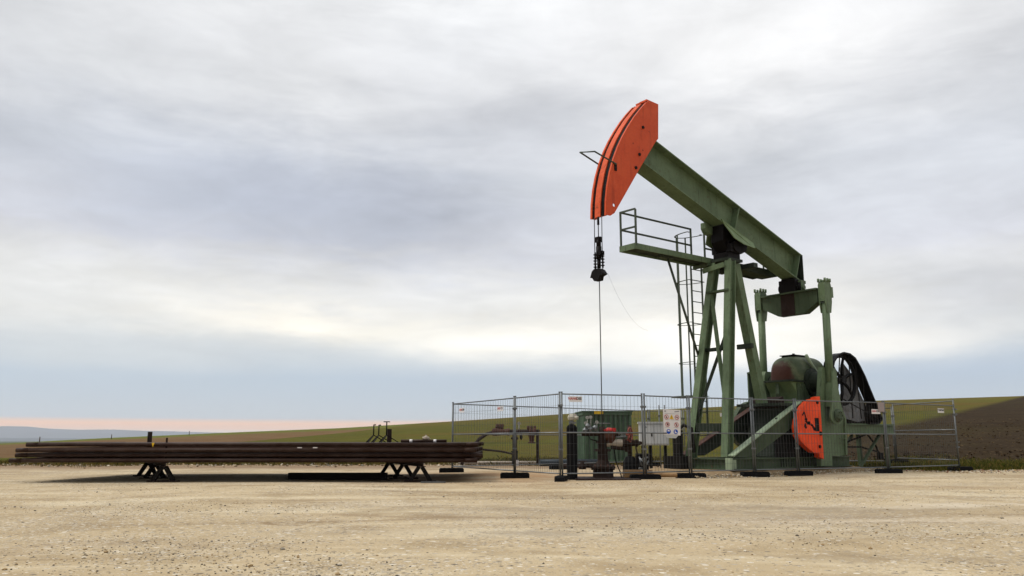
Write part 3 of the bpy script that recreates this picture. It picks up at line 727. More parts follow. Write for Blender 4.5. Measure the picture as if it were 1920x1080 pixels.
# long inclined braces
def incl(v, mat_top, mat_web, u1=7.25, z1=2.02):
    mb = MB(); a, b = q(4.02,v,.52), q(u1,v,z1); d = (b-a).normalized(); up = q(0,1,0).cross(d); up = up if up.z > 0 else -up
    mb.bar(a, b, .22, .03, up=up)
    br = part(mb, 'inclined_brace', mat_top)
    mb = MB(); mb.prism([a+Vector((.1,0,-.02)), b+Vector((0,0,-.02)), b+Vector((0,0,-.55)), a+Vector((.95,0,-.02))], q(0,.03*(1 if v > 0 else -1),0)); part(mb, 'brace_web', mat_web, br)
incl(.82, 'green_pale', 'green_dull'); incl(-.82, 'rust_brown', 'green_dark', 7.4, 1.95)

# gear reducer
gz = 1.98
mb = MB()
for (v0, v1, k) in [(-.46,.46,0)]:
    prof = [(7.75,gz),(7.8,gz+.15),(7.72,gz+.35),(7.56,2.55),(7.48,2.66),(9.62,2.66),(9.5,2.5),(8.9,gz+.3),(8.7,gz+.12),(8.7,gz)]
    vplate(mb, prof, v0, v1)
gr = part(mb, 'gear_reducer', 'green_mid', bevel=.03)
mb = MB(); mb.span(q(7.42,-.52,2.645), q(9.66,.52,2.70)); part(mb, 'split_flange', 'green_dark', gr)
mb = MB(); nu, nv = 28, 20; CU, RU, RV, RZ = 8.62, 1.0, .47, .76
def se(c, p): return math.copysign(abs(c)**p, c)
for i in range(nu):
    a = 2*math.pi*i/nu
    for j in range(nv+1):
        b = (math.pi/2)*j/nv; cb, sb = max(0, math.cos(b))**.5, max(0, math.sin(b))**.66
        mb.v.append(q(CU+RU*cb*se(math.cos(a), .42), RV*cb*se(math.sin(a), .45), 2.70+RZ*sb))
for i in range(nu):
    for j in range(nv):
        a0 = i*(nv+1)+j; a1 = ((i+1) % nu)*(nv+1)+j; mb.f.append((a1, a0, a0+1, a1+1)); mb.sm.append(True)
part(mb, 'gear_cover', 'gear', gr)
mb = MB(); mb.span(q(8.1,-.22,3.43), q(8.75,.22,3.47)); mb.span(q(8.05,-.26,3.47), q(8.8,.26,3.495)); mb.cyl(q(8.4,0,3.49), q(8.4,0,3.56), .04, 8); part(mb, 'inspection_lid', 'grease_shade_black', gr)
mb = MB(); mb.tube([q(8.35,.46,3.48), q(8.55,.50,3.2), q(8.8,.54,2.92), q(9.0,.56,2.9), q(9.4,.56,3.05)], .05, 8); part(mb, 'vent_pipe', 'green_pale', gr)
mb = MB(); mb.lathe(q(8.55,.46,2.66), q(0,1,0), [(0,.42),(.10,.42),(.12,.30),(.45,.28)], 20); mb.lathe(q(8.55,-.46,2.66), q(0,-1,0), [(0,.42),(.10,.42),(.12,.30),(.45,.28)], 20); part(mb, 'crank_shaft', 'green_dark', gr)
mb = MB()
for k, u in enumerate((7.75,8.0)):
    vplate(mb, [(u,2.0),(u+.5,2.0),(u+.12,2.6),(u,2.6)], .46, .50); part(mb, 'housing_rib', 'green_dull', gr); mb = MB()
mb.prism([q(7.52,-.10,2.62), q(7.5,-.10,2.3), q(7.6,-.10,2.0)], q(0,.12,0))
part(mb, 'housing_rib', 'green_dull', gr)
# far side crank guard box
mb = MB(); vplate(mb, [(8.0,2.0),(8.0,3.0),(8.1,3.08),(9.0,3.14),(9.0,2.0)], -1.45, -1.40); mb.span(q(7.95,-1.42,3.0), q(9.0,-1.1,3.05)); part(mb, 'far_crank_shield', 'green_dull')

# drive: sheave, belt guard, motor
SV = (.44, .62); SCU, SCZ, SR = 10.15, 2.80, .80
mb = MB()
vv = sum(SV)/2
mb.ring(q(SCU,vv,SCZ), q(0,1,0), SR-.05, .06, 40, 6); mb.cyl(q(SCU,SV[0],SCZ), q(SCU,SV[1],SCZ), .13, 16)
for k in range(6):
    a = k*math.pi/3+.3; p0 = q(SCU+.1*math.cos(a),vv,SCZ+.1*math.sin(a)); mid = q(SCU+.45*math.cos(a+.12),vv,SCZ+.45*math.sin(a+.12)); p1 = q(SCU+(SR-.07)*math.cos(a),vv,SCZ+(SR-.07)*math.sin(a))
    mb.tube([p0, mid, p1], [.06,.05,.04], 6)
mb.cyl(q(9.5,vv,SCZ), q(SCU,vv,SCZ), .07, 10)
part(mb, 'sheave', 'guard')
GO = [(9.36,2.72),(9.38,3.05),(9.52,3.34),(9.78,3.55),(10.1,3.64),(10.45,3.62),(10.75,3.50),(11.0,3.25),(11.25,2.95),(11.5,2.55),(11.75,2.18),(12.0,1.85),(12.1,1.6),(11.9,1.47),(11.3,1.46)]
mb = MB()
for i in range(len(GO)-1):
    a, b = GO[i], GO[i+1]; 
    mb.prism([q(a[0],.34,a[1]), q(b[0],.34,b[1]), q(b[0]-.01,.34,b[1]-.015), q(a[0]-.01,.34,a[1]-.015)], q(0,.34,0))
    mb.bar(q(a[0],.68,a[1]), q(b[0],.68,b[1]), .05, .05)
bg = part(mb, 'belt_guard', 'guard')
mb = MB(); 
for (a, b) in [((10.4,3.6),(10.4,1.6)),((11.15,3.05),(11.15,1.5)),((9.9,3.55),(9.6,2.2)),((10.75,3.4),(10.9,1.6)),((9.5,2.3),(11.9,1.62))]:
    mb.bar(q(a[0],.66,a[1]), q(b[0],.66,b[1]), .025, .025)
part(mb, 'guard_bars', 'dark_steel', bg)
mb = MB()
sheet = [(10.35,3.2),(10.6,3.35),(10.95,3.1),(11.25,2.75),(11.5,2.4),(11.8,2.0),(11.95,1.6),(11.2,1.5),(10.4,1.62),(9.9,1.9),(10.2,2.3),(10.5,2.55),(10.35,2.9)]
vplate(mb, sheet, .35, .36); part(mb, 'mesh_sheet', 'tarp', bg)
mb = MB()
mb.ibeam(q(9.7,.55,1.28), q(13.0,.55,1.28), .2, .28, .02, .04); mb.ibeam(q(9.7,-.45,1.28), q(13.0,-.45,1.28), .2, .28, .02, .04); mb.span(q(10.4,-.5,1.42), q(13.0,.6,1.45))
msup = part(mb, 'motor_beam', 'green')
for v in (.5, -.45):
    mb = MB(); mb.bar(q(12.6,v,1.14), q(12.62,v,.0), .12, .12); mb.bar(q(12.2,v,1.1), q(10.9,v,.1), .09, .06); part(mb, 'support_leg', 'green_dull', msup)
mb = MB(); mb.tube([q(9.8,.3,.75), q(10.6,.35,.9), q(11.5,.4,1.1)], .03, 6); mb.tube([q(9.8,.3,.85), q(10.5,.4,.72), q(11.2,.4,.72), q(12.2,.45,.55), q(12.5,.45,.3)], .025, 6); mb.tube([q(11.6,.42,1.12), q(12.0,.45,.8), q(12.2,.45,.45)], .03, 6); mb.box(q(12.25,.45,.42), (.22,.1,.22)); part(mb, 'cable_run', 'dark_steel')
mb = MB(); mb.cyl(q(11.9,-.5,1.78), q(11.9,.55,1.78), .29, 20); mb.box(q(11.9,0,1.5), (.5,.8,.1)); mb.cyl(q(11.9,.55,1.78), q(11.9,.62,1.78), .12, 12)
for k in range(10): mb.cyl(q(11.9,-.4+k*.09,1.78), q(11.9,-.38+k*.09,1.78), .315, 20)
part(mb, 'motor', 'dark_steel')

# ------------------------------------------------------------------ bridle hanging from the head
BR = empty('bridle', PW, PHI)
tag(BR, 'black carrier bar with coil springs hanging on two wire ropes below the orange head', 'bridle')
UR = .16
for v in (-.135, .135):
    mb = MB(); mb.tube([q(UR,v,5.05), q(UR-.01,v,5.8), q(UR-.005,v,6.52)], .011, 8); part(mb, 'wire_rope', 'rope', BR)
mb = MB(); mb.prism([q(UR-.11,v,z) for v, z in [(-.16,5.12),(-.23,4.96),(-.17,4.97),(-.09,4.86),(.09,4.86),(.12,4.96),(.26,5.0),(.17,5.12),(.08,5.17),(-.08,5.17)]], (.16,0,0)); part(mb, 'carrier_bar', 'grease_shade_black', BR, bevel=.01)
mb = MB(); mb.cyl(q(UR,0,.9), q(UR,0,5.9), .013, 10); part(mb, 'polished_rod', 'rope', BR)
mb = MB(); mb.cyl(q(UR,0,5.2), q(UR,0,5.42), .05, 10); mb.cyl(q(UR,0,5.42), q(UR,0,5.75), .07, 12); mb.cyl(q(UR,0,5.75), q(UR,0,5.92), .06, 12); mb.span(q(UR-.07,.04,5.52), q(UR+.07,.13,5.62)); mb.span(q(UR-.05,-.08,5.86), q(UR+.05,.06,6.0)); mb.ring(q(UR,.06,5.94), (1,0,0), .045, .02, 12, 6)
part(mb, 'rod_clamp', 'grease_shade_black', BR)
mb = MB(); mb.cyl(q(UR,0,5.98), q(UR,0,6.34), .012, 8); mb.cyl(q(UR,0,6.32), q(UR,0,6.42), .03, 8); mb.ring(q(UR,0,6.47), (1,-.6,0), .05, .02, 16, 6); part(mb, 'lifting_eye', 'grease_shade_black', BR)
for v in (-.135, .135):
    mb = MB(); mb.cyl(q(UR,v,5.18), q(UR,v,5.62), .022, 8)
    for k in range(5): mb.lathe(q(UR,v,5.22+k*.08), (0,0,1), [(0,.02),(.01,.048),(.03,.048),(.04,.02)], 10)
    part(mb, 'rope_socket', 'grease_shade_black', BR)
mb = MB()
cab = [q(UR+.1,.2,5.05)]
pend = Vector((4.1, 6.0, 0))
for k in range(1, 9):
    s = k/8; cab.append(q(UR+.1+1.35*s, .2+.05*s, 5.05-1.35*(1-(1-s)**1.9)))
mb.tube(cab, .0018, 5); part(mb, 'loose_cable', 'rope', BR)

# ------------------------------------------------------------------ wellhead (about the well axis)
WH = empty('wellhead', PW, PHI)
tag(WH, 'rusty brown wellhead with side valves and red handwheel below the polished rod', 'wellhead')
mb = MB(); mb.lathe((UR,0,0), (0,0,1), [(0,.29),(.05,.30),(.06,.25),(.24,.24),(.26,.30),(.31,.30),(.32,.19),(.40,.16),(.46,.125),(.62,.12),(.66,.12)], 20); mb.lathe((UR,0,.66), (0,0,1), [(0,.20),(.06,.20),(.06,.11),(.2,.11),(.2,.17),(.24,.17),(.24,.10),(.40,.10)], 18)
part(mb, 'casing_head', 'rust', WH)
for k in range(10):
    mb = MB(); a = k*math.pi/5; mb.cyl((UR+.265*math.cos(a),.265*math.sin(a),.22), (UR+.265*math.cos(a),.265*math.sin(a),.36), .022, 6); part(mb, 'flange_bolt', 'rust_brown', WH)
def wx(dx, dy, z):    # offset in world X / Y from the well, in the rotated frame
    return Vector((math.cos(PHI)*dx+math.sin(PHI)*dy+UR, -math.sin(PHI)*dx+math.cos(PHI)*dy, z))
wdir = (wx(1,0,0)-wx(0,0,0)); wfront = (wx(0,-1,0)-wx(0,0,0))
mb = MB(); mb.cyl(wx(-.5,0,1.08), wx(.38,0,1.08), .055, 12); mb.cyl(wx(0,0,.98), wx(0,0,1.25), .08, 12); part(mb, 'cross_fitting', 'rust', WH)
mb = MB(); mb.lathe(wx(.17,0,1.08), (0,0,1), [(-.22,.10),(-.1,.15),(.05,.15),(.06,.12)], 14); part(mb, 'stuffing_box', 'rust_brown', WH)
mb = MB(); mb.lathe(wx(.17,0,1.13), (0,0,1), [(0,.115),(.03,.125),(.07,.10),(.10,.04)], 9); mb.box(wx(.05,-.02,1.17), (.1,.08,.05)); mb.box(wx(.27,-.06,1.17), (.06,.1,.10)); part(mb, 'red_cap', 'red', WH)
mb = MB(); mb.lathe(wx(.08,0,.86), wdir, [(0,.06),(.02,.10),(.09,.10),(.10,.07),(.2,.08),(.32,.10),(.4,.09)], 14); part(mb, 'valve_body', 'cream_valve', WH)
mb = MB(); mb.lathe(wx(.48,0,.86), wdir, [(0,.10),(.05,.12),(.12,.09),(.3,.07),(.36,.10),(.4,.05),(.5,.03)], 14); mb.cyl(wx(.2,-.02,.76), wx(.62,-.02,.72), .05, 10); mb.box(wx(.62,-.02,.67), (.16,.06,.04)); part(mb, 'valve_bonnet', 'rust', WH)
mb = MB(); hw = wx(.66,-.1,1.06); hax = wdir*.9+wfront*.45
mb.ring(hw, hax, .17, .016, 28, 6); mb.cyl(hw-hax.normalized()*.1, hw+hax.normalized()*.04, .025, 8)
xx = Vector(hax).orthogonal().normalized(); yy = Vector(hax).normalized().cross(xx)
for k in range(5):
    a = k*2*math.pi/5; mb.cyl(hw, hw+(xx*math.cos(a)+yy*math.sin(a))*.17, .012, 6)
mb.cyl(hw, wx(.58,-.05,.9), .02, 8)
part(mb, 'handwheel', 'red_rust', WH)
mb = MB(); mb.tube([wx(.28,0,.7), wx(.32,0,.4), wx(.42,0,.15), wx(.45,0,.02)], .016, 6); part(mb, 'hose', 'dark_steel', WH); mb = MB(); mb.tube([wx(-.35,0,1.08), wx(-.3,-.05,.95), wx(-.1,-.05,.9)], .014, 6); part(mb, 'hose', 'dark_steel', WH)
mb = MB(); mb.cyl(wx(-1.0,.05,.32), wx(-.2,.0,.32), .05, 12); mb.ring(wx(-.5,-.05,.42), (0,0,1), .1, .014, 16, 5); mb.lathe(wx(-.5,-.02,.24), (0,0,1), [(0,.09),(.06,.1),(.14,.05),(.2,.03)], 10); part(mb, 'side_outlet', 'rust', WH)
mb = MB()
for (dx, z) in [(-.42,1.14),(-.3,1.17),(-.18,1.2),(-.36,1.24)]:
    mb.lathe(wx(dx,-.03,z), (0,0,1), [(-.05,.04),(0,.06),(.05,.05),(.09,.03)], 10); mb.cyl(wx(dx-.06,-.06,z+.03), wx(dx+.06,-.06,z+.03), .03, 8)
part(mb, 'small_valve', 'galv', WH)
mb = MB(); mb.cyl(wx(-.2,0,1.33), wx(.2,0,1.33), .012, 6); part(mb, 'small_line', 'galv', WH); mb = MB(); mb.cyl(wx(.2,0,1.08), wx(.62,-.06,1.08), .02, 8); part(mb, 'small_line', 'galv', WH); mb = MB(); mb.cyl(wx(.2,0,1.0), wx(.58,0,1.0), .022, 8); part(mb, 'small_line', 'galv', WH)
mb = MB()
for (dx, z) in [(-.36,1.47),(-.28,1.48),(-.13,1.36),(-.4,1.34)]:
    mb = MB(); mb.cyl(wx(dx,-.05,z), wx(dx,.0,z), .042, 14); mb.cyl(wx(dx,-.02,z-.04), wx(dx,-.02,z-.22), .014, 6); part(mb, 'pressure_gauge', M['gauge'], WH)
mb = MB(); mb.box((UR,0,.02), (1.5,1.5,.05)); o = mb.build('cellar_cover', M['rust'], None, PW, PHI-R(38)); tag(o, 'flat rusty steel cover plate under the wellhead', 'cover plate')
mb = MB(); mb.span((-.32,-.16,.05), (.35,.16,.22)); mb.cyl((.35,0,.1), (.95,-.1,.1), .05, 10)
for k in range(3): mb.cyl((-.1+.17*k,-.16,.14), (-.1+.17*k,-.165,.14), .06, 10)
o = mb.build('drip_tray', mat_paint('ochre_rust', (.24,.14,.06), rust=.4), None, PW+Vector((.95,.15,0)), 0, bevel=.02); tag(o, 'ochre rusty block with holes lying on the ground right of the wellhead', 'block')

# black standpipe with pale cap
SP = empty('standpipe', (1.42, 19.95, 0)); tag(SP, 'tall black cylinder with pale capped valve standing left of the wellhead', 'standpipe')
mb = MB(); mb.lathe((0,0,0), (0,0,1), [(0,.125),(.02,.125),(1.22,.125),(1.27,.10),(1.30,.05)], 20); part(mb, 'barrel', 'rubber', SP)
mb = MB(); mb.cyl((0,0,1.29), (0,0,1.40), .05, 10); mb.box((.02,0,1.33), (.16,.08,.05)); part(mb, 'valve_neck', 'galv', SP)
mb = MB(); mb.lathe((0,0,1.39), (0,0,1), [(0,.05),(.02,.085),(.08,.095),(.13,.07),(.15,.03)], 14); mb.cyl((.06,-.02,1.45), (.16,-.02,1.45), .045, 10); part(mb, 'cap', mat_simple('pale_cap', (.42,.40,.33), .6), SP)
# black equipment between wellhead and cabinet
PS = empty('chemical_pump', (3.1, 21.3, 0)); tag(PS, 'black dosing pump with hoses and dark upright pipe standing right of the wellhead', 'pump')
mb = MB(); mb.span((-.3,-.18,0), (.35,.18,.08)); mb.lathe((-.12,0,.08), (0,0,1), [(0,.2),(.3,.18),(.45,.1)], 14); mb.box((.18,0,.35), (.3,.3,.5)); part(mb, 'pump_body', 'rubber', PS, bevel=.02)
mb = MB(); mb.cyl((-.12,0,.4), (-.12,0,1.3), .055, 12); mb.tube([(-.12,0,1.0),(0,-.05,.9),(.05,-.1,.6),(.02,-.12,.2)], .02, 6); mb.tube([(-.12,0,1.1),(-.3,-.02,1.1),(-.4,-.02,1.05)], .022, 6); part(mb, 'riser_pipe', 'rust', PS)
mb = MB()
for k in range(9): mb.cyl((.05+random.random()*.28,-.16,.15+random.random()*.4), (.05+random.random()*.28,-.2,.15+random.random()*.4), .02, 6)
mb.tube([(.1,-.17,.5),(.2,-.22,.35),(.15,-.2,.1)], .012, 6); part(mb, 'fittings', 'galv', PS)

# ------------------------------------------------------------------ container, cabinet, manifold
CT = empty('steel_container', (3.66, 33.6, 0), R(4)); tag(CT, 'dark green corrugated steel container standing behind the wellhead', 'container')
w, d, h = 1.86, 1.8, 2.02
mb = MB()
def corr(x0, x1, y, n, sgn):
    pts = []; st = (x1-x0)/n
    for i in range(n):
        x = x0+i*st; pts += [(x,y),(x+st*.42,y),(x+st*.5,y+sgn*.085),(x+st*.92,y+sgn*.085)]
    pts.append((x1,y)); return pts
for y, sg in ((-d/2, 1), (d/2, -1)):
    p = corr(-w/2+.06, w/2-.06, y, 9, sg)
    for i in range(len(p)-1): mb.add([(p[i][0],p[i][1],.18),(p[i+1][0],p[i+1][1],.18),(p[i+1][0],p[i+1][1],h-.12),(p[i][0],p[i][1],h-.12)], [(0,1,2,3)])
for x, sg in ((-w/2, 1), (w/2, -1)):
    p = corr(-d/2+.06, d/2-.06, x, 8, sg)
    for i in range(len(p)-1): mb.add([(p[i][1],p[i][0],.18),(p[i+1][1],p[i+1][0],.18),(p[i+1][1],p[i+1][0],h-.12),(p[i][1],p[i][0],h-.12)], [(0,1,2,3)])
part(mb, 'corrugated_wall', 'container', CT)
mb = MB()
for sx in (-1,1):
    for sy in (-1,1): mb.box((sx*(w/2-.03), sy*(d/2-.03), (h+.1)/2-.02), (.1,.1,h-.18))
for sy in (-1,1): mb.box((0,sy*(d/2-.02),h-.06), (w+.1,.12,.12)); mb.box((0,sy*(d/2-.02),.13), (w+.1,.12,.1))
for sx in (-1,1): mb.box((sx*(w/2-.02),0,h-.061), (.12,d-.14,.116)); mb.box((sx*(w/2-.02),0,.131), (.12,d-.14,.1))
part(mb, 'frame', 'container', CT, bevel=.01)
mb = MB(); mb.add([(-w/2,-d/2,h-.01),(w/2,-d/2,h-.01),(w/2,d/2,h+.03),(-w/2,d/2,h+.03)], [(0,1,2,3)]); mb.span((-w/2-.08,-d/2-.08,h), (w/2+.08,d/2+.08,h+.04)); part(mb, 'lid', 'container', CT)
for sx in (-.55,.55): 
    mb = MB(); mb.box((sx,0,.04), (.5,d-.2,.09)); part(mb, 'skid_runner', 'rubber', CT)
mb = MB(); mb.box((-.35,-d/2-.115,h-.03), (.35,.012,.11)); part(mb, 'yellow_sticker', 'yellow', CT)
mb = MB(); mb.cyl((.55,-d/2-.01,1.1), (.55,-d/2+.02,1.1), .05, 10); part(mb, 'latch', 'green_pale', CT)

CB = empty('control_cabinet', (4.25, 25.2, 0), R(-6)); tag(CB, 'white electrical cabinet on dark legs behind the warning sign', 'cabinet')
mb = MB(); mb.span((-.44,-.16,.78), (.44,.16,1.42)); part(mb, 'housing', 'white_box', CB, bevel=.02)
mb = MB(); mb.prism([(-.47,-.2,1.42),(-.47,.2,1.42),(-.47,.2,1.45),(-.47,-.2,1.47)], (.94,0,0)); part(mb, 'rain_roof', 'white_box', CB)
for x0, x1 in ((-.42,-.01),(.01,.42)):
    mb = MB(); mb.span((x0,-.178,.81), (x1,-.162,1.39)); dr = part(mb, 'door', 'white_box', CB, bevel=.005)
    mb = MB(); mb.box(((x0+x1)/2+.15,-.19,1.1), (.03,.02,.12)); part(mb, 'handle', 'dark_steel', dr)
mb = MB(); mb.prism([(-.25+.05*math.cos(a), -.180, 1.32+.05*math.sin(a)) for a in (math.pi/2, math.pi*7/6, math.pi*11/6)], (0,-.004,0)); part(mb, 'hazard_mark', 'sign_black', CB)
for x in (-.33,-.1,.33):
    mb = MB(); mb.bar((x,0,0), (x,0,.78), .09, .09); part(mb, 'leg', 'dark_steel', CB)

MF = empty('flow_line_manifold', (0, 31, 0)); tag(MF, 'rusty flow line manifold with curved pipe and valves beyond the left fence panels', 'manifold')
mb = MB(); mb.tube([(-1.85,0,.05),(-1.7,0,.45),(-1.42,0,.72),(-1.2,0,.98),(-.95,0,1.15),(-.7,0,1.22),(-.4,0,1.25)], .065, 10); part(mb, 'curved_pipe', 'rust', MF)
mb = MB(); mb.lathe((-1.50,0,.66), (.6,0,.8), [(-.12,.1),(-.1,.15),(.1,.15),(.12,.1)], 12); part(mb, 'coupling', 'dark_steel', MF)
mb = MB(); mb.lathe((-.75,0,1.23), (1,0,0), [(0,.07),(.05,.14),(.15,.15),(.35,.12),(.5,.1),(.6,.14),(.66,.14)], 12)
for k in range(3): mb.cyl((-.58+.1*k,0,1.3), (-.54+.1*k,0,1.52), .05, 8)
part(mb, 'control_valve', 'rust_brown', MF)
mb = MB(); mb.cyl((-.1,0,1.25), (1.02,0,1.25), .075, 12); part(mb, 'header_pipe', 'rust', MF)
mb = MB(); mb.cyl((.1,0,.45), (.1,0,1.25), .085, 12); mb.lathe((.1,0,.95), (0,0,1), [(0,.09),(.02,.14),(.08,.14),(.1,.09)], 12); part(mb, 'riser', 'rust', MF)
mb = MB(); mb.cyl((.1,0,0), (.1,0,.5), .11, 14); mb.cyl((.1,0,.5), (.1,0,.54), .13, 14); part(mb, 'insulated_riser', 'rubber', MF)
mb = MB(); mb.span((.08,-.12,0), (.24,-.08,.22)); part(mb, 'marker_block', 'white', MF)
mb = MB(); mb.cyl((.95,0,.05), (.95,0,1.25), .055, 10); part(mb, 'drop_pipe', 'rust', MF)
mb = MB(); mb.cyl((.72,0,1.25), (.72,0,.85), .06, 10); mb.lathe((.72,0,.82), (0,0,1), [(0,.15),(.04,.15),(.06,.08),(.18,.1),(.3,.13),(.34,.07)], 12); mb.lathe((.62,0,1.25), (1,0,0), [(0,.08),(.02,.14),(.08,.14),(.1,.08),(.2,.14),(.26,.14),(.28,.08)], 12)
for k in range(3): mb.cyl((.6+.12*k,0,1.3), (.6+.12*k,0,1.46), .05, 8)
part(mb, 'gate_valve', 'rust_brown', MF)
mb = MB(); mb.cyl((.26,0,1.3), (.26,0,1.48), .025, 8); mb.cyl((.26,-.03,1.54), (.26,.03,1.54), .065, 14); part(mb, 'gauge', 'gauge', MF)
mb = MB(); mb.lathe((.34,0,.95), (0,0,1), [(0,.02),(.06,.06),(.14,.05),(.25,.02)], 10); mb.cyl((.34,0,1.18), (.34,0,1.25), .02, 8); part(mb, 'drain_plug', 'dark_steel', MF)
mb = MB(); mb.tube([(-1.05,-2,.62),(-.4,-1.6,.55),(.0,-.5,.45),(.08,-.1,.4)], .035, 8); part(mb, 'branch_line', 'rust', MF)
HP = MB(); HP.cyl((1.0,30.6,.13), (3.2,31.2,.13), .12, 14); o = HP.build('ground_pipe', mat_simple('bluish_black_pipe', (.035,.045,.055), .4, .2)); tag(o, 'thick blue black pipe lying on the ground left of the container', 'pipe')
HP = MB(); HP.cyl((-2.0,31.6,.1), (1.0,31.9,.1), .06, 10); o = HP.build('ground_pipe', M['cream_valve']); tag(o, 'thin pale pipe lying on the ground behind the manifold', 'pipe')

# ------------------------------------------------------------------ fence
def maker_plate(parent, x, z, L, first, second, mats=('sign_red','sign_black'), plate='white', size=(.34,.13)):
    mb = MB(); mb.box((x,-.022,z), (size[0],.008,size[1])); pl = part(mb, 'maker_plate', plate, parent, bevel=.002)
    text_mesh('lettering', first, size[1]*.62, M[mats[0]], pl, (x-size[0]*.22,-.0275,z+.01), (math.pi/2,0,0), .002)
    text_mesh('lettering', second, size[1]*.62, M[mats[1]], pl, (x+size[0]*.24,-.0275,z+.01), (math.pi/2,0,0), .002)
def fence_panel(p0, p1, label, plates=(), H=2.03, lift=.0):
    p0, p1 = Vector(p0), Vector(p1); d = p1-p0; Lh = math.hypot(d.x, d.y)
    e = empty('mesh_barrier', (p0.x, p0.y, p0.z), math.atan2(d.y, d.x)); tag(e, label, 'fence panel', 'temporary mesh fence panels round the pump jack')
    x0, x1 = .035, Lh-.035
    for x in (x0, x1):
        mb = MB(); mb.tube([(x,0,.05),(x,0,H)], .021, 10); mb.lathe((x,0,H-.01), (0,0,1), [(0,.024),(.02,.024)], 10); part(mb, 'post', 'galv_pole', e)
    for z in (H-.045, 1.10, .175):
        mb = MB(); mb.cyl((x0,0,z), (x1,0,z), .0155, 8); part(mb, 'rail', 'galv_pole' if z > 1.5 else 'galv', e)
    mb = MB(); n = max(2, int((x1-x0)/.1)); r = .0029
    for k in range(1, n):
        x = x0+(x1-x0)*k/n; mb.tube([(x,.014,.17),(x,.014,H-.04)], r, 4, False, False)
    for z in (.35,.6,.85,1.35,1.72): mb.tube([(x0,.018,z),(x1,.018,z)], r, 4, False, False)
    part(mb, 'wire_mesh', 'wire', e)
    mb = MB(); mb.box((x1+.035,0,1.72), (.13,.06,.05)); mb.cyl((x1+.035,-.03,1.72), (x1+.035,-.06,1.72), .014, 6); part(mb, 'coupler', 'galv', e); mb = MB(); mb.box((x1+.035,0,.72), (.12,.05,.04)); part(mb, 'coupler', 'galv', e)
    for pl in plates: maker_plate(e, *pl)
    return e
P = {'l2':(-1.77,24.75),'l1':(.07,21.23),'c':(1.12,19.32),'r1':(3.16,20.1),'r2':(4.42,20.94),'r3':(6.27,21.85),'r4':(7.62,22.51),'r5':(10.66,23.95),'r6':(13.80,26.04),
     'b1':(1.58,27.65),'b2':(5.02,30.75),'b3':(6.25,30.6),'b4':(8.0,30.7),'b5':(10.7,29.9),'b6':(13.3,29.2)}
def G(k): return (P[k][0], P[k][1], max(0.0, float(ground_z(*P[k]))))
H1, H2 = 'HANS', 'COM'
fence_panel(G('l2'), G('l1'), 'mesh fence panel right of the pipe stack end, farthest left in the front run', [(.75,1.78,0,H1,H2),(3.2,1.74,0,'HAS','CO')])
fence_panel(G('l1'), G('c'), 'mesh fence panel running to the sharp front corner, in front of the manifold')
fence_panel(G('c'), G('r1'), 'mesh fence panel in front of the wellhead', [(.38,1.87,0,'NANG','OSS')])
fence_panel(G('r1'), G('r2'), 'narrow mesh fence panel carrying the white warning sign')
fence_panel(G('r2'), G('r3'), 'mesh fence panel in front of the pump jack legs')
fence_panel(G('r3'), G('r4'), 'narrow mesh fence panel in front of the pale inclined brace')
fence_panel(G('r4'), G('r5'), 'long mesh fence panel in front of the orange counterweight', [(3.02,1.73,0,'HAN','OM')])
fence_panel(G('r5'), G('r6'), 'mesh fence panel against the brown ploughed field, farthest right in the front run', [(2.95,1.82,0,'TEMP','TIME',('sign_black','sign_black'))])
fence_panel(G('l2'), G('b1'), 'rear mesh fence panel leaving the left fence corner towards the field')
fence_panel(G('b1'), G('b2'), 'rear mesh fence panel in front of the green container', [(.6,1.72,0,'NAN','OS',('sign_red','sign_red'))])
fence_panel(G('b2'), G('b3'), 'short rear mesh fence panel behind the warning sign')
fence_panel(G('b3'), G('b4'), 'rear mesh fence panel behind the ladder with white plate', [(.55,1.85,0,'TIME','OS',('sign_black','sign_black')),(1.55,1.85,0,'TI','ME',('grey_text','sign_black'))])
fence_panel(G('b4'), G('b5'), 'rear mesh fence panel hidden behind the gear box')
fence_panel(G('b5'), G('b6'), 'rear mesh fence panel behind the motor support')
fence_panel(G('b6'), G('r6'), 'side mesh fence panel closing the right end of the enclosure')

def foot_mb():
    mb = MB(); mb.prism([(-.36,-.11,0),(.36,-.11,0),(.36,-.11,.10),(.33,-.11,.135),(-.33,-.11,.135),(-.36,-.11,.10)], (0,.22,0))
    for x in (-.2,-.07,.07,.2): mb.cyl((x,0,.13), (x,0,.142), .03, 8)
    return mb
foot0 = foot_mb().build('rubber_block', M['rubber'], None, (0,0,0), 0, bevel=.012)
FEET = [('l2',6,'black rubber fence foot beside the right end of the pipe stack'),('l1',4,'black rubber fence foot between pipe stack and front corner, bare gravel round it'),('c',80,'black rubber fence foot seen end on at the front fence corner'),
        ('r1',3,'black rubber fence foot right of the wellhead'),('r2',4,'black rubber fence foot below the white warning sign\'s right edge'),('r3',6,'black rubber fence foot in front of the pale inclined brace'),
        ('r4',8,'black rubber fence foot below the orange counterweight\'s left edge'),('r5',4,'black rubber fence foot in front of the motor support leg'),('r6',8,'black rubber fence foot at the far right fence corner by the ploughed field'),
        ('b1',20,'black rubber foot of the rear fence behind the front corner posts'),('b2',20,'black rubber foot of the rear fence behind the white cabinet'),('b3',5,'black rubber foot of the rear fence right of the warning sign'),
        ('b4',0,'black rubber foot of the rear fence behind the gear box'),('b5',0,'black rubber foot of the rear fence behind the motor'),('b6',0,'black rubber foot of the rear fence at its right corner')]
for i, (k, rz, lab) in enumerate(FEET):
    o = foot0 if i == 0 else foot0.copy()
    if i: COL.objects.link(o)
    g = G(k); o.location = (g[0], g[1], g[2]-.005); o.rotation_euler = (0,0,R(rz)); tag(o, lab, 'fence foot', 'black fence feet')
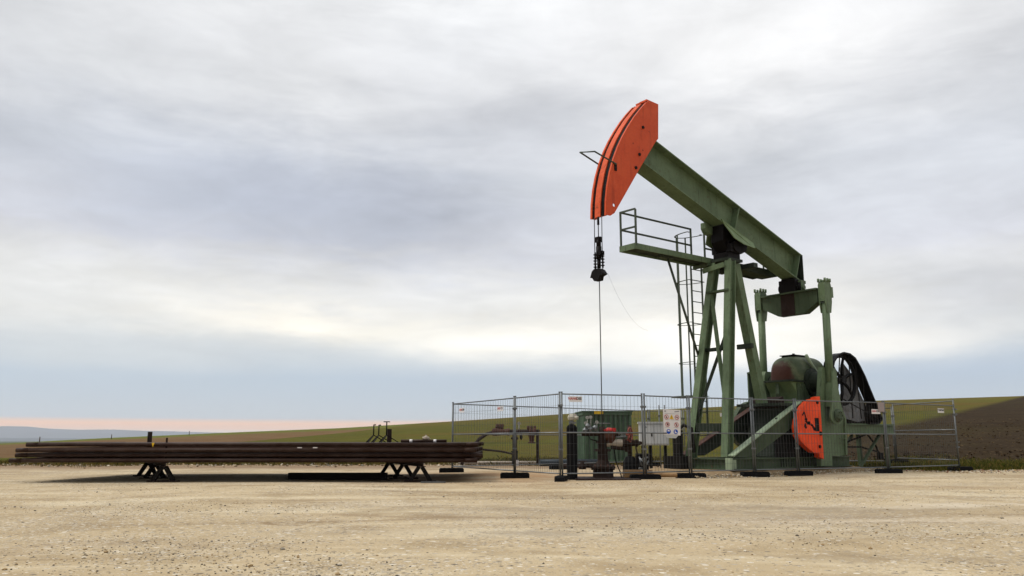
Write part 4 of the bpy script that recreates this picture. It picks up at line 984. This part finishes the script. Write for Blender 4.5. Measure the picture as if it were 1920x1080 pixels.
# slim poles standing by the rear corner
pole = MB(); pole.tube([(0,0,0),(0,0,2.1)], .024, 10); pole.box((.0,0,1.75), (.08,.06,.05))
for i, (x, y, lab) in enumerate([(5.0,28.4,'grey steel pole behind the cabinet, left of the warning sign, first of the row'),(5.15,28.2,'grey steel pole behind the cabinet, left of the warning sign, last of the row')]):
    if i == 0: p0 = pole.build('steel_pole', M['galv_pole'])
    o = p0 if i == 0 else p0.copy()
    if i: COL.objects.link(o)
    o.location = (x, y, 0); tag(o, lab, 'pole', 'steel poles by the rear fence corner')

# warning sign on the front fence
a, b = Vector(G('r1')), Vector(G('r2')); dd = (b-a).normalized(); sp = a+dd*.88+Vector((dd.y,-dd.x,0))*.05
WS = empty('warning_sign', (sp.x, sp.y, 1.36), math.atan2(dd.y, dd.x)); WS.rotation_euler = (0, R(2.2), math.atan2(dd.y, dd.x)-R(18))
tag(WS, 'white safety sign with red rings, yellow triangle and blue discs on the front fence', 'sign')
mb = MB(); mb.box((0,0,0), (.47,.006,.62)); part(mb, 'plate', 'white', WS)
mb = MB(); mb.prism([(-.19,.008,-.30),(.19,.008,-.30),(.12,.008,-.38),(-.12,.008,-.38)], (0,.006,0)); part(mb, 'lower_tab', 'white_box', WS)
def disc(mb, x, z, r, y=-.004, th=.002, n=20): mb.prism([(x+r*math.cos(2*math.pi*k/n), y, z+r*math.sin(2*math.pi*k/n)) for k in range(n)], (0,-th,0))
def annulus(mb, x, z, r, w, n=24):
    for k in range(n):
        a0, a1 = 2*math.pi*k/n, 2*math.pi*(k+1)/n
        mb.prism([(x+(r-w)*math.cos(a0),-.006,z+(r-w)*math.sin(a0)),(x+r*math.cos(a0),-.006,z+r*math.sin(a0)),(x+r*math.cos(a1),-.006,z+r*math.sin(a1)),(x+(r-w)*math.cos(a1),-.006,z+(r-w)*math.sin(a1))], (0,-.002,0))
rings = [(-.145,.125),(.135,.125),(-.115,-.055),(.125,-.055)]
for (x, z) in rings:
    mb = MB(); annulus(mb, x, z, .058, .011); mb.bar((x-.036,-.008,z+.036), (x+.036,-.008,z-.036), .010, .002, up=(0,1,0)); part(mb, 'prohibition_ring', 'sign_red', WS)
mb = MB()
mb.span((-.155,-.0035,.09), (-.140,-.0055,.15)); mb.span((-.165,-.0035,.105), (-.13,-.0055,.115))          # walking figure
mb.span((.10,-.0035,.118), (.165,-.0055,.130)); mb.span((.15,-.0035,.130), (.158,-.0055,.15))               # cigarette / lighter
disc(mb, -.112, -.06, .022, -.0035); mb.span((-.12,-.0035,-.055), (-.105,-.0055,-.02)); mb.span((-.095,-.0035,-.06), (-.085,-.0055,-.03))   # hand
mb.prism([(.105,-.0035,-.02),(.125,-.0035,-.05),(.105,-.0035,-.09),(.12,-.0035,-.09),(.148,-.0035,-.055),(.122,-.0035,-.02)], (0,-.002,0))
part(mb, 'pictogram', 'sign_black', WS)
mb = MB(); mb.prism([(-.008,-.004,.192),(.052,-.004,.075),(-.068,-.004,.075)], (0,-.002,0)); part(mb, 'warning_triangle', 'yellow', WS)
mb = MB(); mb.prism([(-.014,-.0065,.155),(-.002,-.0065,.155),(-.005,-.0065,.11),(-.011,-.0065,.11)], (0,-.001,0)); disc(mb, -.008, .096, .008, -.0065, .001, 10); part(mb, 'exclamation_mark', 'sign_black', WS)
mb = MB(); disc(mb, -.085, -.225, .058); disc(mb, .105, -.225, .058); part(mb, 'blue_disc', 'blue', WS)
mb = MB(); mb.prism([(-.118,-.0065,-.222),(-.052,-.0065,-.222),(-.06,-.0065,-.195),(-.085,-.0065,-.182),(-.11,-.0065,-.195)], (0,-.001,0)); mb.prism([(.078,-.0065,-.19),(.095,-.0065,-.19),(.10,-.0065,-.225),(.14,-.0065,-.245),(.14,-.0065,-.258),(.078,-.0065,-.258)], (0,-.001,0)); part(mb, 'safety_symbol', 'white', WS)
mb = MB()
for (x0, x1, z) in [(-.19,.19,.205),(-.18,-.06,.055),(-.03,.19,.055),(-.19,-.05,-.13),(.05,.2,-.13),(-.17,.17,-.29)]:
    mb = MB(); mb.span((x0,-.0033,z), (x1,-.0045,z+.007)); part(mb, 'print_line', 'grey_text', WS)
mb = MB(); mb.span((-.20,-.0033,.245), (-.16,-.0045,.28)); part(mb, 'print_mark', 'grey_text', WS); mb = MB(); mb.prism([(.07,-.0033,.245),(.20,-.0033,.262),(.20,-.0033,.29),(.07,-.0033,.272)], (0,-.0012,0)); part(mb, 'print_mark', 'grey_text', WS)
# faded notice on the long right panel
a, b = Vector(G('r4')), Vector(G('r5')); dd = (b-a).normalized(); sp = a+dd*3.22+Vector((dd.y,-dd.x,0))*.04
NT_ = empty('notice', (sp.x, sp.y, 1.86), math.atan2(dd.y, dd.x)); tag(NT_, 'small faded pinkish notice board at the right end of the long fence panel', 'sign')
mb = MB(); mb.box((0,0,0), (.24,.006,.26)); part(mb, 'plate', 'pink', NT_)
for z in (.08,.02,-.03,-.08):
    mb = MB(); mb.span((-.09,-.0033,z), (.08,-.0045,z+.015)); part(mb, 'print_line', 'grey_text', NT_)

# ------------------------------------------------------------------ pipe rack
PL, PR = -11.15, -.66
def pipe_mb(l):
    mb = MB(); mb.tube([(0,0,0),(l,0,0)], .046, 14)
    for a in (.0, l-.28): mb.tube([(a+.004 if a else -.004,0,0),(a+.28 if a else .26,0,0)], .051, 14)
    return mb
vis = {3:('rusty drill pipe on top of the stack, nearest the camera',-10.98,-.77), 2:('rusty drill pipe in the front of the stack, second from the top',-11.17,-.80), 1:('rusty drill pipe in the front of the stack sticking out farthest right',-11.2,-.66), 0:('rusty drill pipe in the front of the stack, lowest of all',-11.3,-.78)}
base_pipe = None; ROWS = 32; DY = .152
for layer in range(4):
    z = .480+layer*.1125+(.012 if layer == 3 else 0)
    for k in range(ROWS):
        y = 19.0+k*DY+(.05 if layer % 2 else 0)
        if k == 0: lab, xl, xr = vis[layer]
        else: lab, xl, xr = 'rusty drill pipe lying behind the front pipes of the long stack', -11.1+random.uniform(-.10,.12), -.85+random.uniform(-.05,.05)
        if base_pipe is None: base_pipe = pipe_mb(10.5).build('drill_pipe', M['pipe'])
        o = base_pipe if (layer == 0 and k == 0) else base_pipe.copy()
        if o is not base_pipe: COL.objects.link(o)
        o.location = (xl, y, z); o.scale = ((xr-xl)/10.5, 1, 1); o.rotation_euler = (R(random.uniform(0,360)), 0, R(random.uniform(-.02,.02)))
        tag(o, lab, 'drill pipe', 'drill pipes in the stack')
def trestle(near, far, label, stakes):
    near, far = Vector((*near,0)), Vector((*far,0)); d = far-near; L0 = d.length
    e = empty('pipe_trestle', near, math.atan2(d.y, d.x)); tag(e, label, 'trestle')
    mb = MB(); mb.ibeam((-.25,0,.385), (L0+1.5,0,.385), .12, .09, .015, .02); part(mb, 'cross_beam', 'rust', e)
    dx = Vector((math.cos(-e.rotation_euler.z), math.sin(-e.rotation_euler.z), 0))      # world X in the local frame
    for s in (0, .5, 1):
        c = Vector((L0*s,0,0))
        for sg in (-1, 1):
            mb = MB(); mb.bar(c+dx*.03*sg+Vector((0,0,.34)), c+dx*.23*sg+Vector((0,0,.02)), .085, .085); part(mb, 'leg', 'dark_steel', e)
        mb = MB(); mb.bar(c-dx*.36+Vector((0,0,.015)), c+dx*.36+Vector((0,0,.015)), .12, .03); part(mb, 'foot_plate', 'rust', e)
    for (s, w, zt) in stakes:
        mb = MB(); mb.bar((L0*s+(.12 if s > .5 else -.13),0,.43), (L0*s+(.16 if s > .5 else -.13),0,zt), w, w*.7); part(mb, 'stake', 'rust', e)
trestle((-7.90,19.2), (-9.60,22.30), 'rusty steel trestle with one thick stake carrying the left part of the pipe stack', [(1,.11,1.15),(0,.04,.98)])
trestle((-2.08,19.2), (-3.22,22.26), 'rusty steel trestle carrying the right end of the pipe stack by the fence', [(1,.11,1.22)])
mb = MB(); mb.box((0,0,.012), (.55,.16,.024)); o = mb.build('plank', M['galv'], None, (-1.75,18.85,0), R(3)); tag(o, 'short grey plate on the ground below the right trestle', 'plate')
mb = MB(); mb.span((-5.35,20.2,0), (-3.0,20.45,.16)); o = mb.build('low_dark_bar', M['dark_steel'], bevel=.01); tag(o, 'long low dark bar lying on the ground under the pipe stack', 'beam')  # low dark box across the ground under the front pipes
zt = .480+3*.1125+.062
def jack(x, y, h, lab, head):
    e = empty('pipe_jack', (x,y,zt)); tag(e, lab, 'jack stand', 'tripod jacks on the pipe stack')
    for k in range(3):
        a = k*2*math.pi/3+.25; mb = MB(); mb.bar((0,0,.17), (.29*math.cos(a),.29*math.sin(a),0), .025, .02); part(mb, 'leg', 'dark_steel', e)
    mb = MB(); mb.cyl((0,0,.15), (0,0,h), .015, 8); part(mb, 'stem', 'dark_steel', e)
    if head:
        mb = MB(); mb.box((0,0,h), (.15,.06,.02)); part(mb, 'head_plate', 'dark_steel', e)
    else:
        mb = MB(); mb.tube([(0,0,h-.02),(.03,0,h),(.05,0,h-.02)], .014, 6); part(mb, 'hook', 'dark_steel', e)
jack(-3.33,20.2,.42,'black tripod jack with hooked top, leftmost on the pipe stack',False)
jack(-3.27,20.6,.42,'black tripod jack without top plate, second from the left on the pipe stack',False)
jack(-3.05,20.4,.49,'black tripod jack with flat plate on its taller stem',True)
mb = MB(); mb.cyl((0,0,0), (1.05,0,0), .035, 10); o = mb.build('short_pipe', M['pipe'], None, (-2.55,19.3,zt+.03)); tag(o, 'short rusty pipe piece lying on top of the stack', 'pipe')
for x in (.2,.75):
    mb = MB(); mb.cyl((x,0,0), (x+.065,0,0), .037, 10); mb.build('tape_band', M['white'], o)
VB = MB(); VB.lathe((0,0,0), (0,0,1), [(0,.05),(.03,.08),(.08,.08),(.1,.03),(.14,.02)], 10); VB.cyl((-.1,0,.05), (.1,0,.05), .04, 8); VB.bar((.02,0,.12), (.14,0,.02), .03, .02); VB.v = [(x*.75, y*.75, z*.75) for x, y, z in VB.v]
o = VB.build('small_valve', M['cream_valve'], None, (-1.98,19.3,zt+.06)); tag(o, 'small pale valve on the short pipe on the stack', 'valve')
mb = MB(); mb.prism([(-.03,0,.07),(.03,0,.07),(.0,0,-.03)], (0,-.01,0)); o = mb.build('yellow_tag', M['yellow'], None, (-8.08,18.94,.80)); tag(o, 'small yellow tag stuck on the top pipe of the stack', 'tag')
pb = MB(); pb.box((0,0,0), (.10,.02,.02))
for i, (x, lab) in enumerate([(-4.78,'white paper band on the stack, left one of two'),(-4.43,'white paper band on the stack, right one of two')]):
    o = pb.build('paper_band', M['white'], None, (x,18.95,.762)); tag(o, lab, 'paper band')

# ------------------------------------------------------------------ far field things
st = MB(); st.tube([(0,0,0),(0,0,1.3)], [.10,.08], 6)
for i, (px, y, hs, lab) in enumerate([(89,150,1.0,'thin dark field stake left of the pipe stack\'s left end, nearest the photo edge'),(221,190,.85,'short dark field stake above the left half of the pipe stack'),(364,215,.85,'thin dark field stake right of the thick stack stake')]):
    o = st.build('field_stake', M['timber']) if i == 0 else st0.copy()
    if i == 0: st0 = o
    else: COL.objects.link(o)
    x = (px-960)/FPX*y; o.location = (x, y, ground_z(x, y)-.02); o.scale = (1,1,hs); tag(o, lab, 'stake', 'stakes in the far field')

# ------------------------------------------------------------------ loose stuff on the ground
def np_mesh(name, verts, faces, mats, idx, kind='stuff', smooth=False):
    me = bpy.data.meshes.new(name); me.from_pydata(verts.tolist(), [], faces.tolist())
    for m in mats: me.materials.append(m)
    me.polygons.foreach_set('material_index', idx); me.update()
    o = bpy.data.objects.new(name, me); COL.objects.link(o); tag(o, kind=kind); return o
OCT = np.array([(1,0,0),(-1,0,0),(0,1,0),(0,-1,0),(0,0,1),(0,0,-1),(.6,.6,.55),(-.6,.6,.5),(.6,-.6,.5),(-.6,-.6,.55)], float)
OF = np.array([(0,6,8),(2,7,6),(1,9,7),(3,8,9),(4,6,7),(4,7,9),(4,9,8),(4,8,6),(0,2,6),(2,1,7),(1,3,9),(3,0,8),(0,5,2),(2,5,1),(1,5,3),(3,5,0)])
def stones(name, pos, rad, mats, flat=.65):
    n = len(pos); V = OCT[None]*(.75+.5*RNG.random((n,10,1)))
    sc = rad[:,None,None]*np.stack([np.ones(n), .6+.5*RNG.random(n), flat*(.6+.6*RNG.random(n))], 1)[:,None,:]
    V = V*sc; a = RNG.random(n)*6.283; c, s = np.cos(a)[:,None], np.sin(a)[:,None]
    X = V[:,:,0]*c-V[:,:,1]*s; Y = V[:,:,0]*s+V[:,:,1]*c
    V = np.stack([X, Y, V[:,:,2]], 2)+pos[:,None,:]
    F = (OF[None]+(np.arange(n)*10)[:,None,None]).reshape(-1,3)
    idx = np.repeat(RNG.integers(0, len(mats), n), len(OF))
    return np_mesh(name, V.reshape(-1,3), F, mats, idx)
SM = [mat_simple('stone_'+nm, c, .9, 0, .25, 40) for nm, c in [('grey', (.23,.205,.165)), ('dark', (.11,.095,.075)), ('buff', (.40,.33,.22)), ('pale', (.58,.52,.41)), ('ochre', (.30,.21,.11))]]
n = 34000; Yd = 4.6+17*RNG.random(n)**1.7; Xd = (RNG.random(n)*2-1)*(Yd*.68+.5)
cl = 1.3*np.sin(Xd*.5+Yd*1.4)+np.sin(Xd*1.1+Yd*.6)+np.sin(Xd*.37-Yd*1.3)+.8*np.sin(Xd*2.3+Yd*1.9)
keep = RNG.random(n) < np.clip(.30+.34*cl, .05, 1); Xd, Yd = Xd[keep], Yd[keep]; n = len(Xd)
rad = .0035+.0075*RNG.random(n)**2.0; big = RNG.random(n) < .03; rad[big] += .018*RNG.random(big.sum())
stones('loose_gravel', np.stack([Xd, Yd, np.array([pad_z(x, y) for x, y in zip(Xd, Yd)])+rad*.2], 1), rad, SM)
# rubble along the back edge of the pad
n = 5200; Xd = RNG.uniform(-36, 7, n); Yd = np.array([pad_edge(x) for x in Xd])+RNG.normal(size=n)*1.1-.2; rad = .015+.06*RNG.random(n)**2.5
stones('rubble', np.stack([Xd, Yd, np.full(n,.0)+.02*RNG.random(n)], 1), rad, SM[:1]+SM[2:]+[mat_simple('soil_clod', (.10,.065,.035), 1, 0, .3)]*2)
n = 3200; Xd = RNG.uniform(7, 22, n); Yd = np.array([pad_edge(x) for x in Xd])-np.abs(RNG.normal(size=n))*1.0; rad = .01+.035*RNG.random(n)**2.5
stones('rubble', np.stack([Xd, Yd, np.full(n,.0)], 1), rad, SM[:1]+SM[2:]+[mat_simple('red_stone', (.20,.10,.065), 1, 0, .3)])
# spilled gravel against the mound, the skid and the fence blocks
n = 2600; uu = RNG.uniform(2.2, 11.2, n); vv = 1.12+np.abs(RNG.normal(size=n))*.22-.1*RNG.random(n); rad = .008+.026*RNG.random(n)**2.4
stones('spilled_gravel', np.stack([PW.x+uu*math.cos(PHI)+vv*math.sin(PHI), PW.y+uu*math.sin(PHI)-vv*math.cos(PHI), np.clip(.10-(vv-1.0)*.4, .0, .12)], 1), rad, SM[:1]+SM[2:])
# clods on the ploughed field
n = 9000; Xd = RNG.uniform(10, 75, n); Yd = 28+42*RNG.random(n)**1.4; k = (Yd < 18.5+1.5*Xd) & (np.abs(Xd/Yd) < .75); Xd, Yd = Xd[k], Yd[k]; n = len(Xd); rad = .025+.055*RNG.random(n)**2.5
stones('soil_rubble', np.stack([Xd, Yd, np.array([ground_z(x, y) for x, y in zip(Xd, Yd)])], 1), rad, [mat_simple('clod_'+s, c, 1, 0, .4, 8) for s, c in [('brown', (.040,.024,.012)), ('dark', (.022,.013,.007)), ('tan', (.070,.046,.024)), ('umber', (.033,.020,.010)), ('stone', (.10,.07,.04))]], .8)
# grass tufts on the verge
def grass(name, cx, cy, h, mats):
    n = len(cx); V = np.zeros((n,4,3)); a = RNG.random(n)*6.283; w = .004+.008*RNG.random(n)
    z0 = np.array([ground_z(x, y) for x, y in zip(cx, cy)])
    dx, dy = np.cos(a)*w, np.sin(a)*w; lx, ly = RNG.normal(size=n)*h*.35, RNG.normal(size=n)*h*.35
    V[:,0] = np.stack([cx-dx, cy-dy, z0-.02], 1); V[:,1] = np.stack([cx+dx, cy+dy, z0-.02], 1)
    V[:,2] = np.stack([cx+dx*.7+lx*.45, cy+dy*.7+ly*.45, z0+h*.65], 1); V[:,3] = np.stack([cx+lx, cy+ly, z0+h], 1)
    F = np.array([(0,1,2),(0,2,3)])[None]+(np.arange(n)*4)[:,None,None]
    np_mesh(name, V.reshape(-1,3), F.reshape(-1,3), mats, np.repeat(RNG.integers(0, len(mats), n), 2))
GM = [mat_simple('grass_'+s, c, .9, 0, .3, 5) for s, c in [('green', (.060,.075,.010)), ('olive', (.085,.075,.012)), ('straw', (.15,.11,.03)), ('dark', (.028,.035,.006))]]
n = 26000; tx = RNG.uniform(9, 27, 420); ty = np.array([pad_edge(x) for x in tx])+.1+np.abs(RNG.normal(size=420))*1.6
i = RNG.integers(0, 420, n); cx = tx[i]+RNG.normal(size=n)*.28; cy = ty[i]+RNG.normal(size=n)*.28
grass('verge_grass', cx, cy, .04+.11*RNG.random(n)**1.5, GM)
n = 42000; tx = RNG.uniform(-36, 9, 700); ty = np.array([pad_edge(x) for x in tx])+.3+RNG.normal(size=700)*.9
i = RNG.integers(0, 700, n); cx = tx[i]+RNG.normal(size=n)*.3; cy = ty[i]+RNG.normal(size=n)*.3
grass('verge_grass', cx, cy, .04+.17*RNG.random(n)**1.6, [GM[1], GM[2], GM[3], GM[2]])

# ------------------------------------------------------------------ air
def make_haze():
    mb = MB(); mb.span((-18200,-200,-8), (18200,15200,240))
    m = bpy.data.materials.new('haze'); m.use_nodes = True; t = NT(m.node_tree)
    v = t.n('ShaderNodeVolumePrincipled', i_Color=(.88,.92,1.0), i_Density=.000062, i_Anisotropy=.2)
    t.n('ShaderNodeOutputMaterial', i_Volume=v)
    tag(mb.build('haze', m), kind='stuff')
make_haze()
